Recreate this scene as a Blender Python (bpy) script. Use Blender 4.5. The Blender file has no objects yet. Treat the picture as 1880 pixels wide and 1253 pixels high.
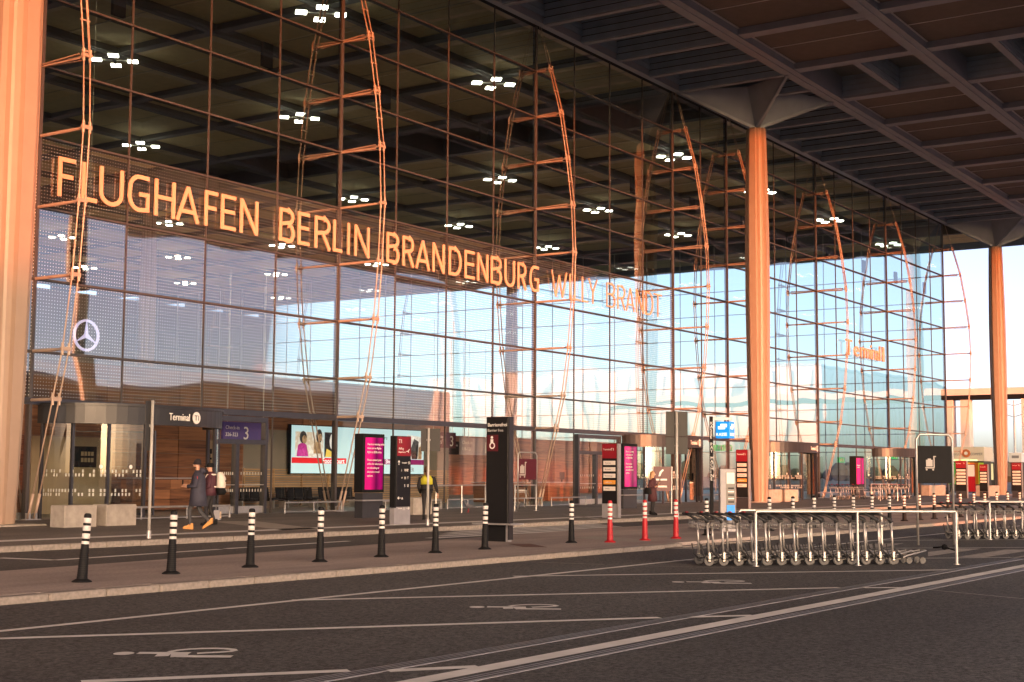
import bpy, math, random
from mathutils import Vector, Matrix
random.seed(7)
S = bpy.context.scene
COL = S.collection
R = math.radians

# ------------------------------------------------------------------ camera
CAM_H = 1.65
F_PX, YAW, PITCH, ROLL = 2630.344, 0.58730997, 0.0933242882, 0.00589822854
fd = Vector((math.cos(YAW)*math.cos(PITCH), math.sin(YAW)*math.cos(PITCH), math.sin(PITCH)))
fr = fd.cross(Vector((0, 0, 1))).normalized()
fu = fr.cross(fd)
fr, fu = fr*math.cos(ROLL)+fu*math.sin(ROLL), fu*math.cos(ROLL)-fr*math.sin(ROLL)
CC = Vector((0, 0, CAM_H))
cam = bpy.data.objects.new('camera', bpy.data.cameras.new('camera'))
COL.objects.link(cam)
m = Matrix((fr, fu, -fd)).transposed().to_4x4()
m.translation = CC
cam.matrix_world = m
cam.data.sensor_width = 36.0
cam.data.lens = 36.0*F_PX/1880.0
cam.data.clip_start = 0.1
cam.data.clip_end = 6000
S.camera = cam

# ------------------------------------------------------------------ sky, sun, exposure
SUN_AZ = Vector((-0.58, -0.81)).normalized()        # towards the sun
SUN_EL = R(1.75)
w = bpy.data.worlds.new('World'); S.world = w; w.use_nodes = True
nt = w.node_tree; bg = nt.nodes['Background']
sk = nt.nodes.new('ShaderNodeTexSky'); sk.sky_type = 'NISHITA'; sk.sun_disc = False
sk.sun_elevation = R(3.0)
sk.sun_rotation = math.atan2(SUN_AZ.x, SUN_AZ.y)
sk.altitude = 50; sk.air_density = 0.3; sk.dust_density = 2.0; sk.ozone_density = 0.0
tn = nt.nodes.new('ShaderNodeMix'); tn.data_type = 'RGBA'; tn.blend_type = 'MULTIPLY'; tn.inputs[0].default_value = 1.0
tn.inputs[7].default_value = (1.05, 0.97, 1.06, 1)      # the violet cast of a sky at sunset, the same all round
nt.links.new(sk.outputs[0], tn.inputs[6]); nt.links.new(tn.outputs[2], bg.inputs[0]); bg.inputs[1].default_value = 0.15
sd = Vector((SUN_AZ.x*math.cos(SUN_EL), SUN_AZ.y*math.cos(SUN_EL), math.sin(SUN_EL)))
sl = bpy.data.lights.new('sun', 'SUN'); sl.energy = 1.2; sl.angle = R(0.7); sl.color = (1.0, 0.17, 0.025)
so = bpy.data.objects.new('sun', sl); COL.objects.link(so)
so.rotation_euler = sd.to_track_quat('Z', 'Y').to_euler()
so.location = (-40, -60, 30)
V = S.view_settings
V.view_transform = 'Standard'; V.look = 'None'; V.gamma = 1.0; V.use_curve_mapping = False
V.exposure = 2.2
S.render.engine = 'CYCLES'
cy = S.cycles
cy.use_denoising = True
cy.max_bounces = 9; cy.diffuse_bounces = 3; cy.glossy_bounces = 3; cy.transmission_bounces = 6; cy.transparent_max_bounces = 14
cy.caustics_reflective = False; cy.caustics_refractive = False
cy.sample_clamp_indirect = 6.0

# ------------------------------------------------------------------ photo pixel -> point (pixels of the 1880 x 1253 photograph)
def ray(x, y): return fd + fr*((x-940.0)/F_PX) - fu*((y-626.5)/F_PX)
def G(x, y, z=0.0):
    v = ray(x, y); return CC + v*((z-CAM_H)/v.z)
def FY(x, y, Y):
    v = ray(x, y); return CC + v*(Y/v.y)
def FX(x, y, X):
    v = ray(x, y); return CC + v*(X/v.x)
def colx(px, Y, py=880):              # world X where the vertical through px meets the plane Y
    return FY(px, py, Y).x

# ------------------------------------------------------------------ materials
MAT = {}
def mat(name, col, rough=0.6, metal=0.0, var=0.0, vscale=3.0, bump=0.0, bscale=30.0, emit=0.0, ecol=None, spec=0.5, col2=None, coat=0.0, stretch=None):
    if name in MAT: return MAT[name]
    mm = bpy.data.materials.new(name); mm.use_nodes = True
    n = mm.node_tree.nodes; l = mm.node_tree.links
    b = n['Principled BSDF']
    b.inputs['Base Color'].default_value = (*col, 1); b.inputs['Roughness'].default_value = rough
    b.inputs['Metallic'].default_value = metal; b.inputs['Specular IOR Level'].default_value = spec
    if coat: b.inputs['Coat Weight'].default_value = coat
    tc = n.new('ShaderNodeTexCoord')
    src = tc.outputs['Object']
    if stretch:
        mp = n.new('ShaderNodeMapping'); mp.inputs['Scale'].default_value = stretch
        l.new(src, mp.inputs[0]); src = mp.outputs[0]
    if var > 0 or col2:
        no = n.new('ShaderNodeTexNoise'); no.inputs['Scale'].default_value = vscale; no.inputs['Detail'].default_value = 6
        l.new(src, no.inputs['Vector'])
        cr = n.new('ShaderNodeValToRGB')
        c2 = col2 or tuple(min(1, c*(1+var)) for c in col)
        c1 = col if col2 else tuple(c*(1-var) for c in col)
        cr.color_ramp.elements[0].position = 0.3; cr.color_ramp.elements[1].position = 0.7
        cr.color_ramp.elements[0].color = (*c1, 1); cr.color_ramp.elements[1].color = (*c2, 1)
        l.new(no.outputs['Fac'], cr.inputs[0]); l.new(cr.outputs[0], b.inputs['Base Color'])
        mr = n.new('ShaderNodeMapRange'); mr.inputs['To Min'].default_value = max(0.02, rough-0.08); mr.inputs['To Max'].default_value = min(1, rough+0.08)
        l.new(no.outputs['Fac'], mr.inputs[0]); l.new(mr.outputs[0], b.inputs['Roughness'])
    if bump > 0:
        nb = n.new('ShaderNodeTexNoise'); nb.inputs['Scale'].default_value = bscale; nb.inputs['Detail'].default_value = 4
        l.new(src, nb.inputs['Vector'])
        bp = n.new('ShaderNodeBump'); bp.inputs['Strength'].default_value = bump; bp.inputs['Distance'].default_value = 0.01
        l.new(nb.outputs['Fac'], bp.inputs['Height']); l.new(bp.outputs[0], b.inputs['Normal'])
    if emit:
        b.inputs['Emission Color'].default_value = (*(ecol or col), 1); b.inputs['Emission Strength'].default_value = emit
    MAT[name] = mm; return mm

def glass_mat(name, tint=(0.80, 0.84, 0.80), ior=1.9, wave=0.0, frit=False, wscale=0.35, base=0.04):
    """clear sheet glass: what is behind it shows, what is before it is mirrored, more at a slant"""
    mm = bpy.data.materials.new(name); mm.use_nodes = True
    n = mm.node_tree.nodes; l = mm.node_tree.links
    for x in list(n):
        if x.type != 'OUTPUT_MATERIAL': n.remove(x)
    out = [x for x in n if x.type == 'OUTPUT_MATERIAL'][0]
    tr = n.new('ShaderNodeBsdfTransparent'); tr.inputs[0].default_value = (*tint, 1)
    gl = n.new('ShaderNodeBsdfAnisotropic'); gl.inputs['Roughness'].default_value = 0.02
    gl.inputs[0].default_value = (0.93, 0.94, 0.96, 1)
    fz = n.new('ShaderNodeFresnel'); fz.inputs['IOR'].default_value = ior
    ad = n.new('ShaderNodeMath'); ad.operation = 'ADD'; ad.inputs[1].default_value = base; ad.use_clamp = True
    l.new(fz.outputs[0], ad.inputs[0])
    mx = n.new('ShaderNodeMixShader'); l.new(ad.outputs[0], mx.inputs[0]); l.new(tr.outputs[0], mx.inputs[1]); l.new(gl.outputs[0], mx.inputs[2])
    geo = n.new('ShaderNodeNewGeometry')
    if wave:
        oi = n.new('ShaderNodeObjectInfo')
        vm = n.new('ShaderNodeVectorMath'); vm.operation = 'ADD'
        sc = n.new('ShaderNodeVectorMath'); sc.operation = 'SCALE'; sc.inputs['Scale'].default_value = 40.0
        cb = n.new('ShaderNodeCombineXYZ'); l.new(oi.outputs['Random'], cb.inputs[0]); l.new(oi.outputs['Random'], cb.inputs[2])
        l.new(cb.outputs[0], sc.inputs[0]); l.new(geo.outputs['Position'], vm.inputs[0]); l.new(sc.outputs[0], vm.inputs[1])
        no = n.new('ShaderNodeTexNoise'); no.inputs['Scale'].default_value = wscale; no.inputs['Detail'].default_value = 0.0
        l.new(vm.outputs[0], no.inputs['Vector'])
        bp = n.new('ShaderNodeBump'); bp.inputs['Strength'].default_value = 1.0; bp.inputs['Distance'].default_value = wave
        l.new(no.outputs['Fac'], bp.inputs['Height']); l.new(bp.outputs[0], gl.inputs['Normal'])
    last = mx
    if frit:
        sp = n.new('ShaderNodeSeparateXYZ'); l.new(geo.outputs['Position'], sp.inputs[0])
        ds = []
        for k in (0, 2):
            d1 = n.new('ShaderNodeMath'); d1.operation = 'DIVIDE'; d1.inputs[1].default_value = 0.115
            l.new(sp.outputs[k], d1.inputs[0])
            f1 = n.new('ShaderNodeMath'); f1.operation = 'FRACT'; l.new(d1.outputs[0], f1.inputs[0])
            s1 = n.new('ShaderNodeMath'); s1.operation = 'SUBTRACT'; s1.inputs[1].default_value = 0.5; l.new(f1.outputs[0], s1.inputs[0])
            p1 = n.new('ShaderNodeMath'); p1.operation = 'MULTIPLY'; l.new(s1.outputs[0], p1.inputs[0]); l.new(s1.outputs[0], p1.inputs[1]); ds.append(p1)
        sm = n.new('ShaderNodeMath'); sm.operation = 'ADD'; l.new(ds[0].outputs[0], sm.inputs[0]); l.new(ds[1].outputs[0], sm.inputs[1])
        lt = n.new('ShaderNodeMath'); lt.operation = 'LESS_THAN'; lt.inputs[1].default_value = 0.017; l.new(sm.outputs[0], lt.inputs[0])
        df = n.new('ShaderNodeBsdfDiffuse'); df.inputs[0].default_value = (0.75, 0.75, 0.75, 1)
        m2 = n.new('ShaderNodeMixShader'); l.new(lt.outputs[0], m2.inputs[0]); l.new(mx.outputs[0], m2.inputs[1]); l.new(df.outputs[0], m2.inputs[2]); last = m2
    l.new(last.outputs[0], out.inputs[0])
    MAT[name] = mm; return mm

def asphalt(name, c1, c2, speck=(0.3, 0.29, 0.27), sp_amt=0.022, big=0.15, bump=0.35, gs=17.0):
    mm = bpy.data.materials.new(name); mm.use_nodes = True
    n = mm.node_tree.nodes; l = mm.node_tree.links; b = n['Principled BSDF']
    b.inputs['Specular IOR Level'].default_value = 0.35
    geo = n.new('ShaderNodeNewGeometry')
    nf = n.new('ShaderNodeTexNoise'); nf.inputs['Scale'].default_value = gs; nf.inputs['Detail'].default_value = 8; nf.inputs['Roughness'].default_value = 0.92
    nl = n.new('ShaderNodeTexNoise'); nl.inputs['Scale'].default_value = big; nl.inputs['Detail'].default_value = 7; nl.inputs['Roughness'].default_value = 0.6
    l.new(geo.outputs['Position'], nf.inputs['Vector'])
    mp = n.new('ShaderNodeMapping'); mp.inputs['Scale'].default_value = (0.45, 1.5, 1); l.new(geo.outputs['Position'], mp.inputs[0]); l.new(mp.outputs[0], nl.inputs['Vector'])
    cr = n.new('ShaderNodeValToRGB'); cr.color_ramp.elements[0].position = 0.40; cr.color_ramp.elements[1].position = 0.60
    cr.color_ramp.elements[0].color = (*c1, 1); cr.color_ramp.elements[1].color = (*c2, 1)
    l.new(nf.outputs['Fac'], cr.inputs[0])
    cl = n.new('ShaderNodeValToRGB'); cl.color_ramp.elements[0].position = 0.3; cl.color_ramp.elements[1].position = 0.72
    cl.color_ramp.elements[0].color = (0.66, 0.66, 0.67, 1); cl.color_ramp.elements[1].color = (1.3, 1.28, 1.25, 1)
    l.new(nl.outputs['Fac'], cl.inputs[0])
    mu = n.new('ShaderNodeMix'); mu.data_type = 'RGBA'; mu.blend_type = 'MULTIPLY'; mu.inputs[0].default_value = 1
    l.new(cr.outputs[0], mu.inputs[6]); l.new(cl.outputs[0], mu.inputs[7])
    vo = n.new('ShaderNodeTexVoronoi'); vo.inputs['Scale'].default_value = 10.0; vo.inputs['Randomness'].default_value = 1.0
    l.new(geo.outputs['Position'], vo.inputs['Vector'])
    sel = n.new('ShaderNodeSeparateColor'); l.new(vo.outputs['Color'], sel.inputs[0])
    th = n.new('ShaderNodeMath'); th.operation = 'MULTIPLY'; th.inputs[1].default_value = 0.16; l.new(sel.outputs[0], th.inputs[0])
    sb = n.new('ShaderNodeMath'); sb.operation = 'SUBTRACT'; sb.inputs[1].default_value = 0.16-sp_amt*4; l.new(th.outputs[0], sb.inputs[0])
    lt = n.new('ShaderNodeMath'); lt.operation = 'LESS_THAN'; l.new(vo.outputs['Distance'], lt.inputs[0]); l.new(sb.outputs[0], lt.inputs[1])
    m3 = n.new('ShaderNodeMix'); m3.data_type = 'RGBA'; l.new(lt.outputs[0], m3.inputs[0]); l.new(mu.outputs[2], m3.inputs[6]); m3.inputs[7].default_value = (*speck, 1)
    l.new(m3.outputs[2], b.inputs['Base Color'])
    rr = n.new('ShaderNodeMapRange'); rr.inputs['To Min'].default_value = 0.62; rr.inputs['To Max'].default_value = 0.9; l.new(nl.outputs['Fac'], rr.inputs[0]); l.new(rr.outputs[0], b.inputs['Roughness'])
    bp = n.new('ShaderNodeBump'); bp.inputs['Strength'].default_value = bump; bp.inputs['Distance'].default_value = 0.012
    l.new(nf.outputs['Fac'], bp.inputs['Height']); l.new(bp.outputs[0], b.inputs['Normal'])
    MAT[name] = mm; return mm

def wood_mat(name, c1, c2, axis=(0.3, 0.3, 6.0), rough=0.45):
    mm = bpy.data.materials.new(name); mm.use_nodes = True
    n = mm.node_tree.nodes; l = mm.node_tree.links; b = n['Principled BSDF']; b.inputs['Roughness'].default_value = rough
    geo = n.new('ShaderNodeNewGeometry'); mp = n.new('ShaderNodeMapping'); mp.inputs['Scale'].default_value = axis
    l.new(geo.outputs['Position'], mp.inputs[0])
    no = n.new('ShaderNodeTexNoise'); no.inputs['Scale'].default_value = 1.6; no.inputs['Detail'].default_value = 7; no.inputs['Distortion'].default_value = 1.2
    l.new(mp.outputs[0], no.inputs['Vector'])
    oi = n.new('ShaderNodeObjectInfo')
    mr = n.new('ShaderNodeMath'); mr.operation = 'MULTIPLY_ADD'; mr.inputs[1].default_value = 0.35; l.new(oi.outputs['Random'], mr.inputs[0]); l.new(no.outputs['Fac'], mr.inputs[2])
    cr = n.new('ShaderNodeValToRGB'); cr.color_ramp.elements[0].position = 0.38; cr.color_ramp.elements[1].position = 0.85
    cr.color_ramp.elements[0].color = (*c1, 1); cr.color_ramp.elements[1].color = (*c2, 1)
    l.new(mr.outputs[0], cr.inputs[0]); l.new(cr.outputs[0], b.inputs['Base Color'])
    MAT[name] = mm; return mm

# ------------------------------------------------------------------ mesh builder
class MB:
    def __init__(s): s.v = []; s.f = []; s.mi = []
    def _add(s, vs, fs, mi=0):
        o = len(s.v); s.v += [tuple(v) for v in vs]; s.f += [tuple(i+o for i in f) for f in fs]; s.mi += [mi]*len(fs)
    def box(s, x0, x1, y0, y1, z0, z1, mi=0, M=None):
        vs = [Vector(p) for p in ((x0,y0,z0),(x1,y0,z0),(x1,y1,z0),(x0,y1,z0),(x0,y0,z1),(x1,y0,z1),(x1,y1,z1),(x0,y1,z1))]
        if M is not None: vs = [M @ v for v in vs]
        s._add(vs, [(3,2,1,0),(4,5,6,7),(0,1,5,4),(1,2,6,5),(2,3,7,6),(3,0,4,7)], mi); return s
    def bevbox(s, x0, x1, y0, y1, z0, z1, b=0.02, mi=0):
        # box with chamfered vertical and top edges
        ring = lambda i, z: [(x0+b+i,y0+i,z),(x1-b-i,y0+i,z),(x1-i,y0+b+i,z),(x1-i,y1-b-i,z),(x1-b-i,y1-i,z),(x0+b+i,y1-i,z),(x0+i,y1-b-i,z),(x0+i,y0+b+i,z)]
        vs = ring(0, z0)+ring(0, z1-b)+ring(b*.7, z1)
        fs = [tuple(range(7,-1,-1)), tuple(range(16,24))]
        for k in range(8):
            j = (k+1) % 8
            fs += [(k,j,8+j,8+k), (8+k,8+j,16+j,16+k)]
        s._add(vs, fs, mi); return s
    def quad(s, a, b, c, d, mi=0): s._add([a,b,c,d], [(0,1,2,3)], mi); return s
    def poly(s, pts, mi=0): s._add(pts, [tuple(range(len(pts)))], mi); return s
    def tube(s, pts, r, n=8, mi=0, cap=True, closed=False):
        pts = [Vector(p) for p in pts]; N = len(pts); rs = r if isinstance(r, (list, tuple)) else [r]*N
        vs = []; prev = None
        for i, p in enumerate(pts):
            if closed: t = pts[(i+1) % N]-pts[i-1]
            else: t = pts[min(i+1, N-1)]-pts[max(i-1, 0)]
            t.normalize()
            if prev is None:
                a = Vector((0,0,1)) if abs(t.z) < .9 else Vector((1,0,0)); u = t.cross(a).normalized()
            else:
                u = (prev-t*prev.dot(t)).normalized()
            prev = u; v = t.cross(u)
            for k in range(n):
                an = 2*math.pi*(k+.5)/n; vs.append(p+(u*math.cos(an)+v*math.sin(an))*rs[i])
        fs = []
        for i in range(N if closed else N-1):
            for k in range(n):
                a = i*n+k; b2 = i*n+(k+1) % n; c = ((i+1) % N)*n; fs.append((a, b2, c+(k+1) % n, c+k))
        if cap and not closed: fs += [tuple(range(n-1,-1,-1)), tuple(range((N-1)*n, N*n))]
        s._add(vs, fs, mi); return s
    def lathe(s, prof, c=(0,0,0), n=16, mi=0, M=None):
        vs = []
        for (r, z) in prof:
            for k in range(n):
                a = 2*math.pi*k/n; v = Vector((c[0]+r*math.cos(a), c[1]+r*math.sin(a), c[2]+z)); vs.append(M @ v if M is not None else v)
        fs = []
        for i in range(len(prof)-1):
            for k in range(n):
                fs.append((i*n+k, i*n+(k+1) % n, (i+1)*n+(k+1) % n, (i+1)*n+k))
        fs += [tuple(range(n-1,-1,-1)), tuple(range((len(prof)-1)*n, len(prof)*n))]
        s._add(vs, fs, mi); return s
    def loft(s, rings, mi=0, cap=True):
        n = len(rings[0]); vs = [p for r_ in rings for p in r_]; fs = []
        for i in range(len(rings)-1):
            for k in range(n): fs.append((i*n+k, i*n+(k+1) % n, (i+1)*n+(k+1) % n, (i+1)*n+k))
        if cap: fs += [tuple(range(n-1,-1,-1)), tuple(range((len(rings)-1)*n, len(rings)*n))]
        s._add(vs, fs, mi); return s
    def prism(s, pts, y0, y1, mi=0):
        """outline in local XZ, pushed through Y"""
        n = len(pts); vs = [(p[0], y0, p[1]) for p in pts]+[(p[0], y1, p[1]) for p in pts]
        fs = [tuple(range(n)), tuple(range(2*n-1, n-1, -1))]+[(k, n+k, n+(k+1) % n, (k+1) % n) for k in range(n)]
        s._add(vs, fs, mi); return s
    def mesh(s, name, mats, smooth=False):
        me = bpy.data.meshes.new(name); me.from_pydata(s.v, [], s.f)
        if not isinstance(mats, (list, tuple)): mats = [mats]
        for m_ in mats: me.materials.append(m_)
        if len(mats) > 1: me.polygons.foreach_set('material_index', s.mi)
        if smooth: me.polygons.foreach_set('use_smooth', [True]*len(me.polygons))
        me.update(); return me
    def build(s, name, mats, parent=None, smooth=False, **tags):
        return put(s.mesh(name, mats, smooth), name, parent, **tags)

def put(me, name, parent=None, loc=None, rot=None, label=None, cat=None, group=None, kind=None):
    o = bpy.data.objects.new(name, me); COL.objects.link(o)
    if parent is not None: o.parent = parent
    if loc is not None: o.location = loc
    if rot is not None: o.rotation_euler = rot
    if label: o['label'] = label
    if cat: o['category'] = cat
    if group: o['group'] = group
    if kind: o['kind'] = kind
    return o
def thing(name, label, cat, loc=(0,0,0), rz=0.0, group=None):
    o = put(None, name, None, loc, (0,0,rz), label, cat, group); o.empty_display_size = 0.2; return o
def copy_tree(o, parent=None):
    c = o.copy(); COL.objects.link(c); c.parent = parent
    for ch in list(o.children): copy_tree(ch, c)
    return c

_txt = {}
def text_mesh(t, size, depth, material, align='LEFT', font_w=1.0):
    key = (t, size, depth, material.name, align, font_w)
    if key in _txt: return _txt[key]
    cu = bpy.data.curves.new('lettering', 'FONT'); cu.body = t; cu.size = size; cu.extrude = depth/2; cu.align_x = align; cu.resolution_u = 3
    o = bpy.data.objects.new('lettering', cu); COL.objects.link(o)
    dg = bpy.context.evaluated_depsgraph_get()
    me = bpy.data.meshes.new_from_object(o.evaluated_get(dg))
    bpy.data.objects.remove(o); bpy.data.curves.remove(cu)
    me.materials.clear(); me.materials.append(material)
    if font_w != 1.0: me.transform(Matrix.Diagonal((font_w, 1, 1, 1)))
    me.transform(Matrix.Rotation(R(90), 4, 'X'))             # stands upright, faces -Y
    _txt[key] = me; return me
def text(t, size, material, parent, loc, rz=0.0, name='lettering', align='LEFT', depth=0.006, font_w=1.0):
    return put(text_mesh(t, size, depth, material, align, font_w), name, parent, loc, (0, 0, rz))
# ================================================================== materials in use
M_ROAD = asphalt('asphalt_road', (0.010, 0.0105, 0.0105), (0.215, 0.215, 0.212))
M_LANE = asphalt('asphalt_lane', (0.042, 0.041, 0.039), (0.185, 0.180, 0.170), sp_amt=0.004)
M_ISL = asphalt('asphalt_island', (0.30, 0.25, 0.225), (0.56, 0.47, 0.425), sp_amt=0.004, big=0.4)
M_PAVE = asphalt('asphalt_pavement', (0.125, 0.115, 0.105), (0.300, 0.275, 0.250), sp_amt=0.004, big=0.3)
M_GROUND = mat('far_ground', (0.10, 0.09, 0.075), 0.95, var=0.3, vscale=0.02)
M_KERB = mat('kerb_granite', (0.29, 0.255, 0.225), 0.85, var=0.22, vscale=14, bump=0.4, bscale=60)
M_PAINT = mat('road_paint', (0.92, 0.90, 0.86), 0.7, col2=(0.72,0.70,0.66), vscale=2.2, bump=0.2, bscale=80)
M_PAINT2 = mat('worn_paint', (0.40, 0.37, 0.34), 0.8, var=0.3, vscale=7, bump=0.2, bscale=80)
M_TACT = mat('tactile_paving', (0.42, 0.38, 0.33), 0.8, var=0.15, vscale=6)
M_DRAIN = mat('drain_steel', (0.42, 0.42, 0.45), 0.42, 0.25, var=0.2, vscale=6)
M_DARK = mat('dark_slot', (0.015, 0.015, 0.015), 0.8)
M_STEEL = mat('galvanised_steel', (0.48, 0.47, 0.46), 0.42, 0.7, var=0.1, vscale=12)
M_STEELP = mat('painted_post_grey', (0.52, 0.50, 0.47), 0.45, 0.2, var=0.08, vscale=5)
M_CREAM = mat('column_paint', (0.37, 0.265, 0.20), 0.42, 0.0, var=0.04, vscale=1.5)
M_BEAM = mat('roof_beam_grey', (0.34, 0.38, 0.47), 0.5, 0.1, var=0.08, vscale=1.2)
M_BOARD = mat('soffit_board_grey', (0.38, 0.48, 0.60), 0.6, 0.1, var=0.10, vscale=1.0)
M_PANEL = mat('soffit_panel_brown', (0.20, 0.165, 0.15), 0.8, var=0.10, vscale=2.0, bump=0.15, bscale=50)
M_IPANEL = mat('hall_ceiling_panel', (0.85, 0.66, 0.36), 0.8, var=0.08, vscale=2.0)
M_IBEAM = mat('hall_ceiling_beam', (0.14, 0.125, 0.105), 0.6, var=0.08, vscale=2.0)
M_FASC = mat('fascia_grey', (0.45, 0.47, 0.54), 0.45, 0.3, var=0.06, vscale=1.0)
M_MULL = mat('mullion_anthracite', (0.085, 0.075, 0.075), 0.5, 0.2, var=0.08, vscale=4)
M_DOORF = mat('door_frame_anthracite', (0.085, 0.085, 0.095), 0.35, 0.7, var=0.08, vscale=4)
M_TRUSS = mat('truss_steel_painted', (0.50, 0.36, 0.28), 0.42, 0.15, var=0.06, vscale=6)
M_LETTER = mat('letter_metal', (0.78, 0.44, 0.28), 0.40, 0.0, var=0.03, vscale=4)
M_BLACK = mat('matt_black', (0.010, 0.010, 0.011), 0.75, spec=0.2, var=0.2, vscale=5)
M_STELE = mat('stele_black', (0.009, 0.009, 0.010), 0.4, 0.0, spec=0.3, var=0.15, vscale=3)
M_RUBBER = mat('black_rubber', (0.010, 0.010, 0.011), 0.65, spec=0.25, var=0.2, vscale=10, bump=0.2, bscale=60)
M_BWHITE = mat('reflective_white', (0.82, 0.78, 0.74), 0.4, var=0.05, vscale=10)
M_BRED = mat('bollard_red', (0.45, 0.010, 0.020), 0.45, var=0.1, vscale=8)
M_SRED = mat('sign_red', (0.24, 0.006, 0.015), 0.4, var=0.05, vscale=4)
M_MAROON = mat('sign_maroon', (0.085, 0.006, 0.012), 0.4, var=0.06, vscale=4)
M_WHITE = mat('sign_white', (0.85, 0.83, 0.80), 0.5)
M_PINKW = mat('airline_plate', (0.82, 0.74, 0.68), 0.5, var=0.04, vscale=6)
M_ORANGE = mat('airline_plate_orange', (0.85, 0.36, 0.06), 0.5, var=0.04, vscale=6)
M_GREYT = mat('small_print_grey', (0.25, 0.24, 0.24), 0.6)
M_CONC = mat('concrete', (0.36, 0.325, 0.29), 0.85, var=0.16, vscale=5, bump=0.35, bscale=40)
M_PLGREY = mat('plinth_grey', (0.34, 0.33, 0.35), 0.5, 0.2, var=0.08, vscale=5)
M_PLDK = mat('plinth_dark', (0.045, 0.045, 0.052), 0.5, 0.2, var=0.1, vscale=5)
M_WALNUT = wood_mat('walnut_panel', (0.095, 0.036, 0.018), (0.34, 0.155, 0.075), (0.25, 0.25, 5.0))
M_OAK = wood_mat('oak_slat', (0.26, 0.15, 0.075), (0.50, 0.32, 0.17), (0.4, 0.4, 7.0))
M_FLOOR = mat('hall_floor_stone', (0.42, 0.38, 0.33), 0.5, var=0.1, vscale=0.8)
M_HWALL = mat('hall_wall_grey', (0.22, 0.20, 0.18), 0.7, var=0.1, vscale=0.3)
M_LAMP = mat('hall_lamp', (1, 0.96, 0.86), 0.5, emit=6.5, ecol=(1.0, 0.95, 0.82))
M_LAMPARM = mat('hall_lamp_arm', (0.55, 0.53, 0.46), 0.4, 0.3)
M_SKIN = mat('skin', (0.55, 0.30, 0.20), 0.5, var=0.06, vscale=20)

# ================================================================== ground, roads, pavements
def sheet(name, pts, z, material, parent=None, kind='structure'):
    mb = MB(); mb.poly([(p[0], p[1], z) for p in pts]); return mb.build(name, material, parent, kind=kind)
def slab(name, pts, z0, z1, material, parent=None, kind='structure'):
    mb = MB(); n = len(pts)
    vs = [(p[0], p[1], z0) for p in pts]+[(p[0], p[1], z1) for p in pts]
    mb._add(vs, [tuple(range(n-1,-1,-1)), tuple(range(n, 2*n))]+[(k, (k+1) % n, n+(k+1) % n, n+k) for k in range(n)])
    return mb.build(name, material, parent, kind=kind)

ZR, ZI, ZL, ZP = -0.10, 0.0, -0.02, 0.10
sheet('ground', [(-2500,-2500),(3500,-2500),(3500,3500),(-2500,3500)], -0.20, M_GROUND)
road = sheet('road', [(-160,-90),(420,-90),(420,16.22),(-160,16.22)], ZR, M_ROAD)
lane = sheet('service_lane', [(-160,19.5),(420,19.5),(420,25.54),(-160,25.54)], ZL, M_LANE)
ISL_BACK = [(-160, 19.6),(8, 19.9),(15.4, 20.55),(22.8, 21.3),(32.2, 22.1),(39.5, 22.9),(420, 23.0)]
island = slab('pedestrian_island', [(-160,16.5),(420,16.5)]+ISL_BACK[::-1], -0.19, ZI, M_ISL)
pave = slab('forecourt_pavement', [(-160,25.80),(420,25.80),(420,39.2),(-160,39.2)], -0.19, ZP, M_PAVE)
# kerb stones, one metre each, as far as they can be told apart
kst = MB().bevbox(0.006, 0.994, 0.0, 0.28, -0.19, 0.004, 0.025).mesh('kerb_stone', M_KERB)
x = 6.0
while x < 96:
    if not (31.4 < x < 36.2): put(kst, 'kerb_stone', island, (x, 16.2, random.uniform(-.004,.004)))
    x += 1.0
MB().box(-160,6.0,16.2,16.48,-.19,.004).box(96,420,16.2,16.48,-.19,.004).build('kerb_run', M_KERB, island)
MB().box(31.0,37.0,16.2,16.5,-.19,-.075).build('dropped_kerb', M_KERB, island)
kst2 = MB().bevbox(0.006, 0.994, 0.0, 0.24, -0.19, ZP+.004, 0.025).mesh('kerb_stone', M_KERB)
x = 16.0
while x < 90:
    put(kst2, 'kerb_stone', pave, (x, 25.54, random.uniform(-.004,.004))); x += 1.0
MB().box(-160,16.0,25.54,25.78,-.19,ZP+.004).box(90,420,25.54,25.78,-.19,ZP+.004).build('kerb_run', M_KERB, pave)

def stripe(name, a, b, wd, z, material, parent, lift=0.004):
    a = Vector(a[:2]); b = Vector(b[:2]); d_ = (b-a).normalized(); n_ = Vector((-d_.y, d_.x))*wd/2
    mb = MB(); mb.poly([(*(a-n_), z+lift), (*(b-n_), z+lift), (*(b+n_), z+lift), (*(a+n_), z+lift)])
    return mb.build(name, material, parent)
def pl(px, py, z=ZR): p = G(px, py, z); return (p.x, p.y)
# long edge lines and drains run beside the building; bay lines lie aslant
stripe('edge_line', (2.0, 13.5), (39.0, 13.84), 0.15, ZR, M_PAINT, road)
stripe('edge_line', (39.0, 13.84), (120.0, 13.75), 0.12, ZR, M_PAINT, road)
stripe('edge_line', (-6.0, 7.54), (130.0, 7.36), 0.24, ZR, M_PAINT, road)
dr = MB().box(-20,130,8.12,8.36,-.19,ZR+.004)
dr.build('drain_channel', M_DRAIN, road)
for yy in (8.17, 8.235, 8.30): MB().poly([(-20,yy-.012,ZR+.008),(130,yy-.012,ZR+.008),(130,yy+.012,ZR+.008),(-20,yy+.012,ZR+.008)]).build('drain_slot', M_DARK, road)
MB().box(-20,130,7.13,7.32,-.19,ZR+.004).build('drain_channel', M_DRAIN, road)
for yy in (7.19, 7.26): MB().poly([(-20,yy-.012,ZR+.008),(130,yy-.012,ZR+.008),(130,yy+.012,ZR+.008),(-20,yy+.012,ZR+.008)]).build('drain_slot', M_DARK, road)
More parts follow.
